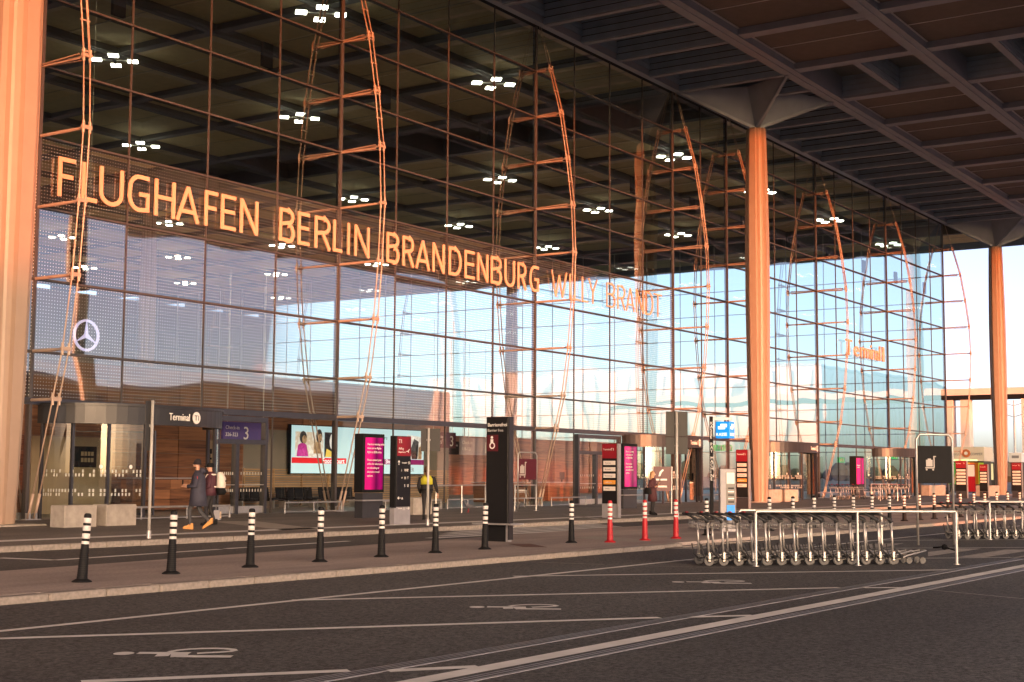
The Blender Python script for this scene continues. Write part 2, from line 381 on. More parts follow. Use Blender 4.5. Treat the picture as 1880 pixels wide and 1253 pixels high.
bay = [((149,1253),(641,1232.5)), ((0,1173.6),(1211,1135)), ((537,1103),(1541,1080)), ((943,1059),(1750,1047)),
       ((712,1233),(878,1225)), ((1266,1134),(1383,1131)), ((1586,1080),(1672,1080))]
for a, b in bay: stripe('bay_line', pl(*a), pl(*b), 0.17, ZR, M_PAINT, road, 0.006)
for k in range(1, 5):
    stripe('bay_line', (20.92+6.0*k, 13.86), (26.7+6.0*k, 8.5), 0.11, ZR, M_PAINT, road, 0.006)
stripe('road_seam', pl(1709,1084), pl(1880,1100), 0.05, ZR, M_PAINT2, road)
stripe('road_seam', pl(935,1031), pl(1110,1037), 0.05, ZR, M_PAINT2, road)
stripe('road_seam', pl(1160,1039), pl(1420,1045), 0.035, ZR, M_PAINT2, road)
# hatched stripes behind the trolley racks
for poly in ([(1704,1022),(1704,1014),(1760,1007.5),(1802,1008),(1758,1014.5)], [(1759,1023),(1845,1009.7),(1884,1009.7),(1884,1012.5),(1806,1024)], [(1855,1025.5),(1890,1019),(1890,1026)],
             [(1225,1008),(1266,1005),(1320,1003.5),(1290,1008.5)], [(1380,1009),(1430,1001),(1500,1000),(1440,1009)], [(1560,1006),(1600,999),(1660,998),(1620,1006)]):
    MB().poly([(*pl(*q), ZR+.004) for q in poly][::1]).build('hatch_stripe', M_PAINT2, road)
# zebra crossing on the service lane
for k in range(5):
    yy = 22.65+k*0.60
    x0, x1 = 30.5+k*1.1, 41.0+k*0.6
    if yy > 21.9: MB().poly([(x0,yy,ZL+.004),(x1,yy,ZL+.004),(x1,yy+.40,ZL+.004),(x0,yy+.40,ZL+.004)]).build('zebra_stripe', M_PAINT, lane)
stripe('lane_line', pl(0,1025,ZL), pl(100,1029,ZL), 0.22, ZL, M_PAINT, lane)
stripe('lane_line', pl(100,1029,ZL), pl(404,1009,ZL), 0.22, ZL, M_PAINT, lane)
stripe('lane_line', pl(414,1008,ZL), pl(640,994,ZL), 0.22, ZL, M_PAINT, lane)
stripe('guide_line', (8, 27.62), (90, 27.58), 0.62, ZP, M_PAINT, pave)
stripe('guide_line', pl(1040,946,ZP), pl(1108,955,ZP), 0.3, ZP, M_TACT, pave, .008)
MB().poly([(*pl(385,957.5,ZP),ZP+.004),(*pl(520,974,ZP),ZP+.004),(*pl(600,973,ZP),ZP+.004),(*pl(470,957.5,ZP),ZP+.004)]).build('tactile_strip', M_TACT, pave)
MB().poly([(*pl(1050,988,0),.004),(*pl(1170,996,0),.004),(*pl(1215,993,0),.004),(*pl(1090,985,0),.004)]).build('tactile_strip', M_TACT, island)
MB().poly([(*pl(932,999,0),.004),(*pl(960,1005,0),.004),(*pl(1006,1005.5,0),.004),(*pl(975,999,0),.004)]).build('manhole_plate', mat('rust_plate', (0.16,0.075,0.05), 0.7, var=0.25, vscale=8), island)
MB().lathe([(.42,0),(.42,.006)], (*G(578,968,ZP)[:2], ZP), 24).build('manhole_cover', mat('cast_iron', (0.14,0.13,0.12), 0.6, .4, var=0.3, vscale=12), pave)

# wheelchair symbols painted in the bays
def ribbon(mb, pts, wd, z, O, U, Vv):
    P = [Vector(p) for p in pts]
    L, Rr = [], []
    for i, p in enumerate(P):
        t = (P[min(i+1, len(P)-1)]-P[max(i-1, 0)]).normalized(); n_ = Vector((-t.y, t.x))*wd/2
        L.append(p+n_); Rr.append(p-n_)
    wp = lambda q: (O.x+U.x*q.x+Vv.x*q.y, O.y+U.y*q.x+Vv.y*q.y, z)
    for i in range(len(P)-1): mb.poly([wp(Rr[i]), wp(Rr[i+1]), wp(L[i+1]), wp(L[i])])
for foot, head in (((435,1201),(210,1200)), ((1030,1116.5),(862,1115)), ((1375,1070),(1233,1069))):
    f_ = Vector(pl(*foot)); h_ = Vector(pl(*head)); Ln = (h_-f_).length
    U = (h_-f_)/Ln; Vv = Vector((U.y, -U.x)); sc = Ln/1.2; U = U*sc; Vv = Vv*sc*1.55
    mb = MB(); z = ZR+.005
    mb.poly([(f_.x+U.x*(1.1+.1*math.cos(a))+Vv.x*(-.02+.085*math.sin(a)), f_.y+U.y*(1.1+.1*math.cos(a))+Vv.y*(-.02+.085*math.sin(a)), z) for a in [-2*math.pi*k/16 for k in range(16)]])
    ribbon(mb, [(.97,.0),(.46,.0)], .10, z+.001, f_, U, Vv)
    ribbon(mb, [(.70,.0),(.68,-.17)], .13, z+.002, f_, U, Vv)
    ribbon(mb, [(.56,.0),(.50,-.20)], .16, z+.003, f_, U, Vv)
    ribbon(mb, [(.52,-.17),(0,-.17)], .11, z+.004, f_, U, Vv)
    arc = [(.68,.04),(.62,.13),(.52,.19),(.40,.225),(.28,.235),(.17,.22),(.09,.18),(.06,.13),(.09,.08),(.18,.035),(.30,.0),(.38,-.03)]
    ribbon(mb, arc, .075, z+.005, f_, U, Vv)
    mb.build('wheelchair_marking', M_PAINT, road)
# ================================================================== terminal building
TB = thing('terminal_building', 'large glass fronted airport terminal under a deep flat roof on tall columns', 'airport terminal', (0,0,0))
FYP = 39.5                                      # plane of the front glass
TX = [30.6, 46.04, 61.46, 76.86, 84.5, 99.92, 115.38, 131.0]
ROWS = [4.0, 5.65, 8.07, 10.49, 12.91, 15.33, 17.75, 20.17, 22.59, 25.0]
MX = []
for a, b in zip([15.2]+TX[:-1], TX):
    n_ = 2 if b-a < 10 else 4
    MX += [a+(b-a)*k/n_ for k in range(n_)]
MX.append(TX[-1])
G_CLEAR = glass_mat('facade_glass', tint=(0.82,0.90,0.83), ior=1.75, wave=0.032, wscale=0.24, base=0.20)
G_FRIT = glass_mat('facade_glass_dotted', tint=(0.81,0.88,0.82), ior=1.75, wave=0.032, wscale=0.24, frit=True, base=0.20)
G_PLAIN = glass_mat('door_glass', tint=(0.86,0.90,0.88), ior=1.5, base=0.02)
GW = (0.16, 0.84)
# mullions
thin = MB().box(-.018,.018,-.04,.035,ZP,25.0).mesh('mullion', M_MULL)
thick = MB().box(-.055,.055,-.06,.17,ZP,25.0).mesh('mullion', M_MULL)
thin_up = MB().box(-.018,.018,-.04,.035,4.07,25.0).mesh('mullion', M_MULL)
door_zone = [(30.9, 42.0), (65.4, 78.5), (88.6, 96.6), (111.3, 119.3)]
for x in MX:
    tr_ = any(abs(x-t) < .05 for t in TX)
    ind = any(a < x < b for a, b in door_zone)
    put(thick if tr_ else (thin_up if ind else thin), 'mullion', TB, (x, FYP, 0))
# transoms run the whole front
for i, z in enumerate(ROWS[:-1]):
    hgt = .11 if i == 0 else .034
    MB().box(MX[0]-.05, MX[-1]+.05, FYP-.08, FYP+.20, z-hgt, z+hgt).build('transom', M_MULL if i else M_DOORF, TB)
# glass panes, one by one
panes = {}
for i in range(len(MX)-1):
    wd = MX[i+1]-MX[i]
    if MX[i+1] < 29: continue
    for j in range(len(ROWS)-1):
        z0, z1 = ROWS[j]+.05, ROWS[j+1]-.05
        fr_ = ROWS[j] < 12.0 and MX[i] < 74
        key = (round(wd,2), round(z1-z0,2), fr_)
        if key not in panes:
            h_, v_ = wd/2-.03, (z1-z0)/2
            panes[key] = MB().quad((-h_,0,-v_),(h_,0,-v_),(h_,0,v_),(-h_,0,v_)).mesh('glass_pane', G_FRIT if fr_ else G_CLEAR)
        put(panes[key], 'glass_pane', TB, ((MX[i]+MX[i+1])/2, FYP, (z0+z1)/2), (random.gauss(0,.0012), 0, random.gauss(0,.0012)))
    # ground row, left out where the doors stand
    xm = (MX[i]+MX[i+1])/2
    if not any(a-.3 < xm < b+.3 for a, b in door_zone):
        h_ = wd/2-.03
        me = MB().quad((-h_,0,ZP),(h_,0,ZP),(h_,0,3.9),(-h_,0,3.9)).mesh('glass_pane', G_PLAIN)
        put(me, 'glass_pane', TB, (xm, FYP, 0))

# ---------------------------------------------------------------- cable trusses before and behind the glass
DZ = [(0.12,.28),(4.03,1.3),(5.65,1.7),(8.07,2.05),(10.49,2.25),(12.91,2.35),(15.33,2.25),(17.75,1.95),(20.17,1.55),(22.59,.90),(25.0,.22)]
def truss_mesh(sgn):
    cab = MB()
    for sx in (-.13, .13):
        low = [(sx, sgn*d_, z) for z, d_ in DZ[:7]]
        cab.tube(low, .027, 6)
        hi = [(sx, sgn*d_, z) for z, d_ in DZ[6:10]]
        cab.tube(hi, .030, 6)
        cab.tube([(sx, sgn*.90, 22.59), (sx*.6, sgn*.22, 25.0)], .014, 6)
        cab.tube([(sx, sgn*.28, .12), (sx, sgn*.50, .95)], .05, 8)          # turnbuckle
    cab.tube([(0, sgn*(d_+.10), z) for z, d_ in DZ[6:10]], .018, 5)
    rungs = []
    for i in range(6, 9):
        (z0, d0), (z1, d1) = DZ[i], DZ[i+1]
        for t in (.06, .5, .94): rungs.append((0, sgn*(d0+(d1-d0)*t), z0+(z1-z0)*t))
    return cab.mesh('cable_pair', M_TRUSS, True), rungs
def strut_mesh(sgn, d_, fan):
    b = MB(); s = sgn
    if fan:
        for dx, dz in ((-.11,.07),(.11,.07),(0,-.02),(-.11,-.09),(.11,-.09)):
            b.tube([(dx*.35, s*.06, dz*.5), (dx, s*(d_-.25), dz)], .024, 5)
        b.tube([(0, s*(d_-.3), 0), (0, s*d_, 0)], .035, 6)
    else:
        b.tube([(0, s*.05, 0), (0, s*(d_*.5), 0), (0, s*(d_-.22), 0)], [.055,.062,.045], 8)
        for sx in (-1, 1): b.tube([(0, s*(d_-.30), 0), (sx*.13, s*d_, 0)], [.045,.05], 6)
    b.box(-.19,.19, s*d_-.05, s*d_+.05, -.06,.06)
    for sx in (-.13,.13): b.tube([(sx, s*d_, -.20), (sx, s*d_, .20)], .048, 7)
    return b.mesh('strut', M_TRUSS)
RUNG = MB().box(-.19,.19,-.03,.03,-.025,.025).mesh('rung', M_TRUSS)
cabs = {s_: truss_mesh(s_) for s_ in (-1, 1)}
struts = {(s_, i): strut_mesh(s_, DZ[i][1], i >= 6) for s_ in (-1, 1) for i in range(1, 10)}
foot = MB().box(-.3,.3,-.12,.12,0,.03).box(-.16,-.10,-.10,.10,.03,.22).box(.10,.16,-.10,.10,.03,.22).mesh('foot_plate', M_STEEL)
for t in TX:
    if t > 131 or t < 20: continue
    for s_ in (-1, 1):
        c = put(cabs[s_][0], 'cable_truss', TB, (t, FYP, 0))
        for rp in cabs[s_][1]: put(RUNG, 'rung', c, rp)
        for i in range(1, 10): put(struts[(s_, i)], 'strut', c, (0, 0, DZ[i][0]))
        put(foot, 'foot_plate', c, (0, s_*.28, ZP))

# ---------------------------------------------------------------- roof with its beams, boards and panels
GX0, GY0, GP = 76.7, 39.5, 7.7
RX0, RX1, RY0, RY1 = GX0-15*GP, 146.7, -25.6, 155.0
ROOF = MB().box(RX0, RX1, RY0, RY1, 26.6, 27.4).build('roof', M_BEAM, TB)
ed = MB(); ed.box(RX0-.3, RX1+.3, RY0-.3, RY0, 24.95, 27.6); ed.box(RX1, RX1+.3, RY0, RY1, 24.95, 27.6); ed.box(RX0-.3, RX0, RY0, RY1, 24.95, 27.6)
b_soff = MB().box(-.02,.34,0,6.72,24.93,24.975).mesh('beam_soffit', M_BEAM)
ed.build('roof_edge', M_BEAM, ROOF)
fa = MB().box(RX0, RX1-15.4, 38.95, 39.36, 25.0, 26.6).build('fascia', M_FASC, ROOF)
MB().box(RX0, RX1-15.4, 39.36, 39.66, 25.0, 26.6).build('glass_head', M_BLACK, ROOF)
def beam_x(y, wd, zb, x0, x1, mt): return MB().box(x0, x1, y-wd/2, y+wd/2, zb, 26.59).box(x0, x1, y-wd*.12, y+wd*.12, zb-.05, zb).build('beam', mt, ROOF)
def beam_y(x, wd, zb, y0, y1, mt): return MB().box(x-wd/2, x+wd/2, y0, y1, zb, 26.58).build('beam', mt, ROOF)
k = -8
YB = []
while GY0+k*GP < RY1:
    YB.append(GY0+k*GP); k += 1
for y in YB:
    if abs(y-GY0) < .1: continue
    out = y < GY0
    beam_x(y, .95 if out else .7, 25.0 if out else 25.15, RX0, RX1, M_BEAM if out else M_IBEAM)
XB = [GX0+GP*k for k in range(-9, 10) if GX0+GP*k < RX1-1]
COLBAY = lambda x: any(abs(x-c) < 4.2 for c in (26.7, 80.6, 134.5))
for x in XB:
    beam_y(x, .8, 25.06, RY0, 31.32, M_BEAM)
    beam_y(x, .6, 25.2, GY0+.3, RY1, M_IBEAM)
# boarded beams between the glass front and the first cross beam
x = GX0-6*GP; board = {}
bme = MB().box(0, .05, 0, 6.72, 0, .315).mesh('soffit_board', M_BOARD)
core = MB().box(-.02,.34, 0, 6.72, 25.02, 26.57).mesh('boarded_beam', M_BLACK)
wallb = MB().box(.0, 3.44, 0, .04, 0, .30).mesh('soffit_board', M_BOARD)
while x < RX1-16:
    b = put(core, 'boarded_beam', ROOF, (x, 32.2, 0))
    put(b_soff, 'beam_soffit', b)
    for q in range(4):
        put(bme, 'soffit_board', b, (-.085, 0, 24.98+.37*q))
    for q in range(2):
        put(wallb, 'soffit_board', b, (.36, 6.66, 25.35+.335*q))
    x += GP/2
MB().box(RX0, RX1-15, 32.3, 38.95, 26.4, 26.56).build('soffit_back', M_BOARD, ROOF)
# flat panels of the outer soffit, two to a bay, a pale seam between them
pmesh = {}
def panel(x0, x1, y0, y1, z, mt):
    key = (round(x1-x0,2), round(y1-y0,2), mt.name)
    if key not in pmesh: pmesh[key] = MB().box(0, x1-x0, 0, y1-y0, 0, .06).mesh('ceiling_panel', mt)
    return put(pmesh[key], 'ceiling_panel', ROOF, (x0, y0, z), (random.gauss(0,.0015), random.gauss(0,.0015), 0))
M_TRIM = mat('soffit_trim', (0.75,0.72,0.72), .5)
seam = MB().box(-.04,.04, .5, GP-.5, 0,.03).mesh('panel_seam', M_TRIM)
trim = MB().box(.5, GP-.45, -.05,.05, 0,.05).mesh('panel_trim', M_TRIM)
trimy = MB().box(-.06,.06, .5, GP-.5, 0,.05).mesh('panel_trim', M_TRIM)
lamp_out = MB().box(-.75,.75,-.16,.16,0,.06).mesh('soffit_lamp', M_BEAM)
for x in XB:
    if x < 40: continue
    for y in YB:
        if y > 31: continue
        if y < 6: continue
        if COLBAY(x+GP/2) and x > 60:      # skylight coffers in the bays of the columns
            for h in (0, 1):
                yy = y+GP/2*h
                cb = beam_x2 = MB().box(x+.4, x+GP-.4, yy-.2, yy+.2, 25.1, 26.57).build('coffer_beam', M_BEAM, ROOF)
                for q in range(4):
                    put(MB().box(x+.4, x+GP-.4, yy+GP/2-.26, yy+GP/2-.2, 25.2+.34*q, 25.5+.34*q).mesh('soffit_board', M_BOARD), 'soffit_board', cb)
                    put(MB().box(x+GP-.46, x+GP-.4, yy+.2, yy+GP/2-.27, 25.2+.34*q, 25.5+.34*q).mesh('soffit_board', M_BOARD), 'soffit_board', cb)
                MB().box(x+.4, x+GP-.5, yy+.2, yy+GP/2-.3, 26.45, 26.55).build('skylight_pane', mat('skylight_grey', (0.16,0.17,0.17), 0.3), ROOF)
            continue
        panel(x+.42, x+GP/2-.02, y+.5, y+GP-.5, 25.42, M_PANEL); panel(x+GP/2+.02, x+GP-.42, y+.5, y+GP-.5, 25.42, M_PANEL)
        put(seam, 'panel_seam', ROOF, (x+GP/2, y, 25.395)); put(trim, 'panel_trim', ROOF, (x, y+GP-.53, 25.38)); put(trimy, 'panel_trim', ROOF, (x+.46, y, 25.38))
MB().box(RX0, 84, RY0, 8.0, 26.3, 26.5).build('soffit_back', M_PANEL, ROOF)
for (px, py) in ((1575,18),(1598,33),(1805,200),(1830,195)):
    p = G(px, py, 25.3); put(lamp_out, 'soffit_lamp', ROOF, (p.x, p.y, 25.28), (0,0,R(90)))
# hall ceiling
for x in XB:
    if x < 40: continue
    for y in YB:
        if y < GY0-1 or y > 125: continue
        if COLBAY(x+GP/2):
            continue
        panel(x+.32, x+GP-.32, y+.38, y+GP-.38, 25.5, M_IPANEL)
MB().box(RX0, RX1, GY0+.4, RY1, 26.35, 26.5).build('hall_soffit_back', M_IBEAM, ROOF)
iseam = MB().box(-.02,.02, .4, GP-.4, 0,.03).mesh('panel_seam', mat('seam_light', (0.5,0.42,0.28), .6))
for x in XB:
    if x < 44 or COLBAY(x+GP/2): continue
    for y in YB:
        if GY0-1 < y < 80: put(iseam, 'panel_seam', ROOF, (x+GP/2, y, 25.47))
# four-headed hall lamps hang below the crossings
lm_arm = MB()
for a in range(4):
    Mr = Matrix.Rotation(R(90*a), 4, 'Z')
    lm_arm.box(.0,.68,-.07,.07,-.02,.05, M=Mr)
for a in range(4): lm_arm.box(.70,1.28,-.29,.29,.04,.09, M=Matrix.Rotation(R(90*a),4,'Z'))
lm_arm.tube([(0,0,0),(0,0,.55)], .03, 6)
lm_arm_me = lm_arm.mesh('hall_lamp', M_LAMPARM)
lp = MB().box(-.27,.27,-.27,.27,0,.05).mesh('lamp_panel', M_LAMP)
for x in (53.2, 68.6, 91.9, 107.2, 122.5, 138.4):
    for y in (47.1, 62.4, 77.4, 99.6, 114.6, 129.6):
        if x > 130 and y > 60: continue
        h = put(lm_arm_me, 'hall_lamp', TB, (x, y, 24.75), (0,0,R(45)))
        for a in range(4): put(lp, 'lamp_panel', h, (.99*math.cos(R(90*a)), .99*math.sin(R(90*a)), -.02))
# ---------------------------------------------------------------- columns
def column_mesh():
    # fluted cross section: four flat flanges with stepped corners
    prof = []
    base = [(1.0,-.30),(1.0,.30),(.74,.34),(.70,.60),(.60,.70),(.34,.74)]
    for q in range(4):
        ca, sa = math.cos(R(90*q)), math.sin(R(90*q))
        prof += [(x_*ca-y_*sa, x_*sa+y_*ca) for x_, y_ in base]
    hs = [(0.0,.44),(1.2,.50),(4,.59),(8,.67),(12,.715),(16,.71),(19,.665),(22.0,.60),(22.9,.57)]
    mb = MB(); mb.loft([[(x_*s_, y_*s_, z) for x_, y_ in prof] for z, s_ in hs])
    return mb.mesh('column', M_CREAM)
cme = column_mesh()
cap = MB()
for q in range(4):      # four-winged capital opening up to the beams
    a = R(45+90*q); c_, s_ = math.cos(a), math.sin(a)
    tip = Vector((c_*5.1, s_*5.1, 25.05)); n_ = Vector((-s_, c_, 0))*.14
    cap.tube([(0,0,23.0), tuple(tip)], .13, 4)
for q in range(4):
    a0, a1 = R(45+90*q), R(135+90*q)
    p0 = (5.0*math.cos(a0), 5.0*math.sin(a0), 25.10); p1 = (5.0*math.cos(a1), 5.0*math.sin(a1), 25.10)
    mid = (1.2*math.cos((a0+a1)/2), 1.2*math.sin((a0+a1)/2), 25.4)
    cap.poly([(0,0,22.95), p0, mid]); cap.poly([(0,0,22.95), mid, p1])
cap_me = cap.mesh('column_head', M_BEAM)
fplate = MB().bevbox(-.95,.95,-.95,.95,0,.05,.03).mesh('column_foot', M_CONC)
for cx in (26.7, 80.6, 134.5):
    for cyy in (-18.3, 35.65, 89.6):
        if cx < 30 and cyy > 40: continue
        c = put(cme, 'column', TB, (cx, cyy, ZP))
        put(cap_me, 'column_head', c, (0,0,-ZP)); put(fplate, 'column_foot', c, (0,0,0))
# ---------------------------------------------------------------- end wall of glass, and the hall's other walls
ew = MB(); eg = MB()
Y = FYP
while Y < 150:
    ew.box(131.0-.03,131.0+.06, Y-.03, Y+.03, ZP, 25.0); Y += 3.86
for z in ROWS: ew.box(131.0-.07,131.0+.1, FYP+.4, 150, z-.035, z+.035)
ew.build('end_wall_frame', M_STEELP, TB)
G_END = glass_mat('end_wall_glass', tint=(0.78,0.93,0.88), ior=1.45, base=0.0)
eg.quad((131.03,FYP,ZP),(131.03,150,ZP),(131.03,150,25),(131.03,FYP,25)).build('end_wall_glazing', G_END, TB, kind='stuff')
for Yt in (FYP+15.4*k for k in range(1, 7)):
    c = put(cabs[-1][0], 'cable_truss', TB, (131.0, Yt, 0), (0,0,R(-90)))
    for i in range(1, 10): put(struts[(-1, i)], 'strut', c, (0,0,DZ[i][0]))
MB().box(-30,131,150,150.4,ZP,25.0).box(-30.4,-30,FYP,150,ZP,25).build('hall_rear_wall', M_HWALL, TB)
MB().box(-30,146,39.2,152,-.19,ZP).build('hall_floor', M_FLOOR, kind='structure')
# left part of the front beyond the frame
MB().box(-30,15.0,FYP,FYP+.3,ZP,25).build('front_wall_left', M_HWALL, TB)

# dark acoustic boxes hung inside the glass at every second mullion
abx = MB().bevbox(-.30,.30,0,.16,-.5,.5,.02).mesh('loudspeaker_box', M_BLACK)
for i, x in enumerate(MX):
    if i % 2 == 1 and x > 32 and x < 128: put(abx, 'loudspeaker_box', TB, (x-.32, FYP+.35, 18.6))
# ---------------------------------------------------------------- lettering on the glass: drawn strokes, one solid letter each
def arcp(cx, cy, rx, ry, a0, a1, n=8): return [(cx+rx*math.cos(R(a0+(a1-a0)*k/n)), cy+ry*math.sin(R(a0+(a1-a0)*k/n))) for k in range(n+1)]
def glyph(ch, W, s):
    h = s/2; L, Rt, B, T = h, W-h, h, 1-h
    if ch == 'F': return [[(L,0),(L,1)], [(L,T),(W,T)], [(L,.52),(W*.88,.52)]]
    if ch == 'L': return [[(L,1),(L,0)], [(L,B),(W,B)]]
    if ch == 'E': return [[(L,0),(L,1)], [(L,T),(W,T)], [(L,.52),(W*.92,.52)], [(L,B),(W,B)]]
    if ch == 'I': return [[(W/2,0),(W/2,1)]]
    if ch == 'H': return [[(L,0),(L,1)], [(Rt,0),(Rt,1)], [(L,.52),(Rt,.52)]]
    if ch == 'T': return [[(0,T),(W,T)], [(W/2,0),(W/2,T)]]
    if ch == 'N': return [[(L,0),(L,1)], [(Rt,0),(Rt,1)], [(L,.97),(Rt,.03)]]
    if ch == 'A': return [[(L*.8,0),(W/2,1-h*.6)], [(W/2,1-h*.6),(W-L*.8,0)], [(W*.22,.28),(W*.78,.28)]]
    if ch == 'Y': return [[(h*.7,1),(W/2,.45)], [(W-h*.7,1),(W/2,.45)], [(W/2,.48),(W/2,0)]]
    if ch == 'W': return [[(h*.7,1),(W*.28,0)], [(W*.28,0),(W*.5,.85)], [(W*.5,.85),(W*.72,0)], [(W*.72,0),(W-h*.7,1)]]
    if ch == 'U':
        r = W/2-h; return [[(L,1),(L,.34)]+arcp(W/2,.34,r,.34-h,180,360,10)[1:-1]+[(Rt,.34),(Rt,1)]]
    if ch == 'G':
        r = W/2-h; return [[(W*.96,T-.02),(W*.62,T)]+arcp(W/2+.02,.62,r,.38-h,90,180,7)[1:]+[(L,.38)]+arcp(W/2+.02,.38,r,.38-h,180,270,7)[1:]+[(Rt,B+.03),(Rt,.48),(W*.52,.48)]]
    if ch == 'D':
        r = W*.55; return [[(L,0),(L,1)], [(L,T),(W-r,T)]+arcp(W-r,.5,r-h,.5-h,90,-90,12)+[(L,B)]]
    if ch == 'B':
        return [[(L,0),(L,1)], [(L,T),(W*.55,T)]+arcp(W*.55,.76,W*.38-h*.6,.24-h,90,-90,8)+[(L,.52)], [(W*.55,.52)]+arcp(W*.55,.27,W*.45-h,.25,90,-90,8)+[(W*.55,B),(L,B)]]
    if ch == 'R':
        return [[(L,0),(L,1)], [(L,T),(W*.55,T)]+arcp(W*.55,.73,W*.43-h,.27-h,90,-90,8)+[(L,.46)], [(W*.52,.46),(W-h*.6,0)]]
    return []
def letter_obj(ch, x0, W, z0, H, s, parent, material, y=FYP-.17, depth=.05):
    mb = MB()
    for q, st in enumerate(glyph(ch, W/H, s)):
        P = [Vector((p[0]*H, p[1]*H)) for p in st]; hw = s*H/2
        Lf, Rg = [], []
        for i, p in enumerate(P):
            a = (P[i]-P[i-1]).normalized() if i else None; b = (P[i+1]-P[i]).normalized() if i < len(P)-1 else None
            if a is None: a = b
            if b is None: b = a
            t = (a+b).normalized(); n_ = Vector((-t.y, t.x)); k = hw/max(.5, n_.dot(Vector((-a.y, a.x))))
            Lf.append(p+n_*k); Rg.append(p-n_*k)
        y0, y1 = y-q*.003, y+depth+q*.003
        for i in range(len(P)-1):
            c = [Rg[i], Rg[i+1], Lf[i+1], Lf[i]]
            mb.prism([(v.x, v.y) for v in c], y0, y1)
    o = mb.build('letter', material, parent); o.location = (x0, 0, z0); return o
WORDS = [('FLUGHAFEN', [(112,143),(155,184),(188,232),(240,280),(289,327),(329,371),(381,405),(411,438),(446,479)]),
         ('BERLIN', [(518,546),(552,573),(583,612),(617,633),(643,647),(656,683)]),
         ('BRANDENBURG', [(715,738),(744,765),(768,794),(799,821),(829,852),(858,876),(881,901),(906,926),(931,950),(955,971),(977,994)]),
         ('WILLY', [(1017,1045),(1049,1053),(1059,1070),(1073,1083),(1085,1101)]),
         ('BRANDT', [(1118,1134),(1138,1152),(1154,1169),(1172,1186),(1189,1203),(1205,1219)])]
for word, spans in WORDS:
    s = .112 if word not in ('WILLY', 'BRANDT') else .066
    for ch, (a, b) in zip(word, spans):
        ya = 330+(a-127)*.205
        xa, xb = FY(a, ya, FYP-.3).x, FY(b, ya, FYP-.3).x
        letter_obj(ch, xa, xb-xa, 10.98, 1.36, s, TB, M_LETTER)
tt = [('T',1553,1564),('e',1568,1577),('r',1580,1585),('m',1586,1597),('i',1598,1600),('n',1601,1607),('a',1608,1613),('l',1614,1616),('1',1619,1623)]
for ch, a, b in tt:
    o = text(ch, 1.75, M_LETTER, TB, (0, FYP-.3, 11.0), name='letter', depth=.1)
    xs = [v.co.x for v in o.data.vertices]; x0_, x1_ = FY(a, 640, FYP-.3).x, FY(b, 640, FYP-.3).x
    o.scale.x = (x1_-x0_)/(max(xs)-min(xs)); o.location.x = x0_-min(xs)*o.scale.x
for yt in (FYP-.10,):      # thin rails the letters are fixed to
    [MB().box(31.4, 75.2, yt, yt+.03, z_, z_+.025).build('letter_rail', M_MULL, TB) for z_ in (11.2, 12.1)]
# glowing ring with a three-pointed star behind the glass
M_STAR = mat('star_glow', (0.80,0.72,1.0), .5, emit=0.22, ecol=(0.72,0.62,1.0))
st = thing('star_emblem', 'glowing lavender ring with three pointed star behind the glass', 'emblem', (33.2, FYP+.45, 6.42))
rg = MB(); N = 36
ro_, ri_ = .56, .475
for k in range(N):
    a0, a1 = 2*math.pi*k/N, 2*math.pi*(k+1)/N
    rg.prism([(ro_*math.cos(a0),ro_*math.sin(a0)),(ro_*math.cos(a1),ro_*math.sin(a1)),(ri_*math.cos(a1),ri_*math.sin(a1)),(ri_*math.cos(a0),ri_*math.sin(a0))], -.03, .03)
rg.build('ring', M_STAR, st)
for k in range(3):
    a = R(90+120*k); b_ = MB()
    b_.prism([(.50*math.cos(a),.50*math.sin(a)),(.085*math.cos(a+R(60)),.085*math.sin(a+R(60))),(0,0),(.085*math.cos(a-R(60)),.085*math.sin(a-R(60)))][::-1], -.025,.025)
    b_.build('star_point', M_STAR, st)
MB().tube([(0,.05,.56),(0,.05,18.0)], .008, 5).build('hanging_cable', M_STEEL, st)
# ================================================================== buildings opposite, beyond the road
M_PALE = mat('pale_cladding', (0.86,0.78,0.78), .6, var=.06, vscale=.3)
M_BRICK = mat('red_brick', (0.30,0.13,0.09), .8, var=.2, vscale=2.0)
M_WIN = mat('window_dark', (0.05,0.055,0.065), .15)
def building(name, label, x0, x1, y0, y1, h, material, rows, cols, faces):
    t = thing(name, label, 'building', ((x0+x1)/2, (y0+y1)/2, -.2))
    cx, cyy = (x0+x1)/2, (y0+y1)/2
    MB().box(x0-cx, x1-cx, y0-cyy, y1-cyy, 0, h+.2).build('wall', material, t)
    MB().box(x0-cx-.3, x1-cx+.3, y0-cyy-.3, y1-cyy+.3, h+.2, h+.6).build('roof', M_BEAM, t)
    fh = h/rows
    for fc in faces:
        Ln = (x1-x0) if fc == 'y' else (y1-y0)
        n = cols if fc == 'y' else max(2, int(cols*Ln/(x1-x0)))
        wd = Ln/n
        me = MB().box(-wd*.36, wd*.36, -.05, .05, 0, fh*.55).mesh('window', M_WIN)
        for i in range(n):
            for j in range(rows):
                if fc == 'y': put(me, 'window', t, (-Ln/2+wd*(i+.5), y1-cyy, .2+fh*(j+.25)))
                else: put(me, 'window', t, (x0-cx, -Ln/2+wd*(i+.5), .2+fh*(j+.25)), (0,0,R(90)))
    return t
building('brick_building', 'long red brown office block across the road mirrored in the glass', 92, 140, -56, -40, 11.0, M_BRICK, 3, 16, 'y')
pb_ = building('pale_building', 'big pale clad block beyond the forecourt mirrored in the far glass', 200, 330, -72, 0, 18.0, M_PALE, 5, 26, '')
building('office_building', 'low office block on the sunset side of the forecourt', -190, -50, -125, -100, 12.3, M_BRICK, 4, 30, 'y')

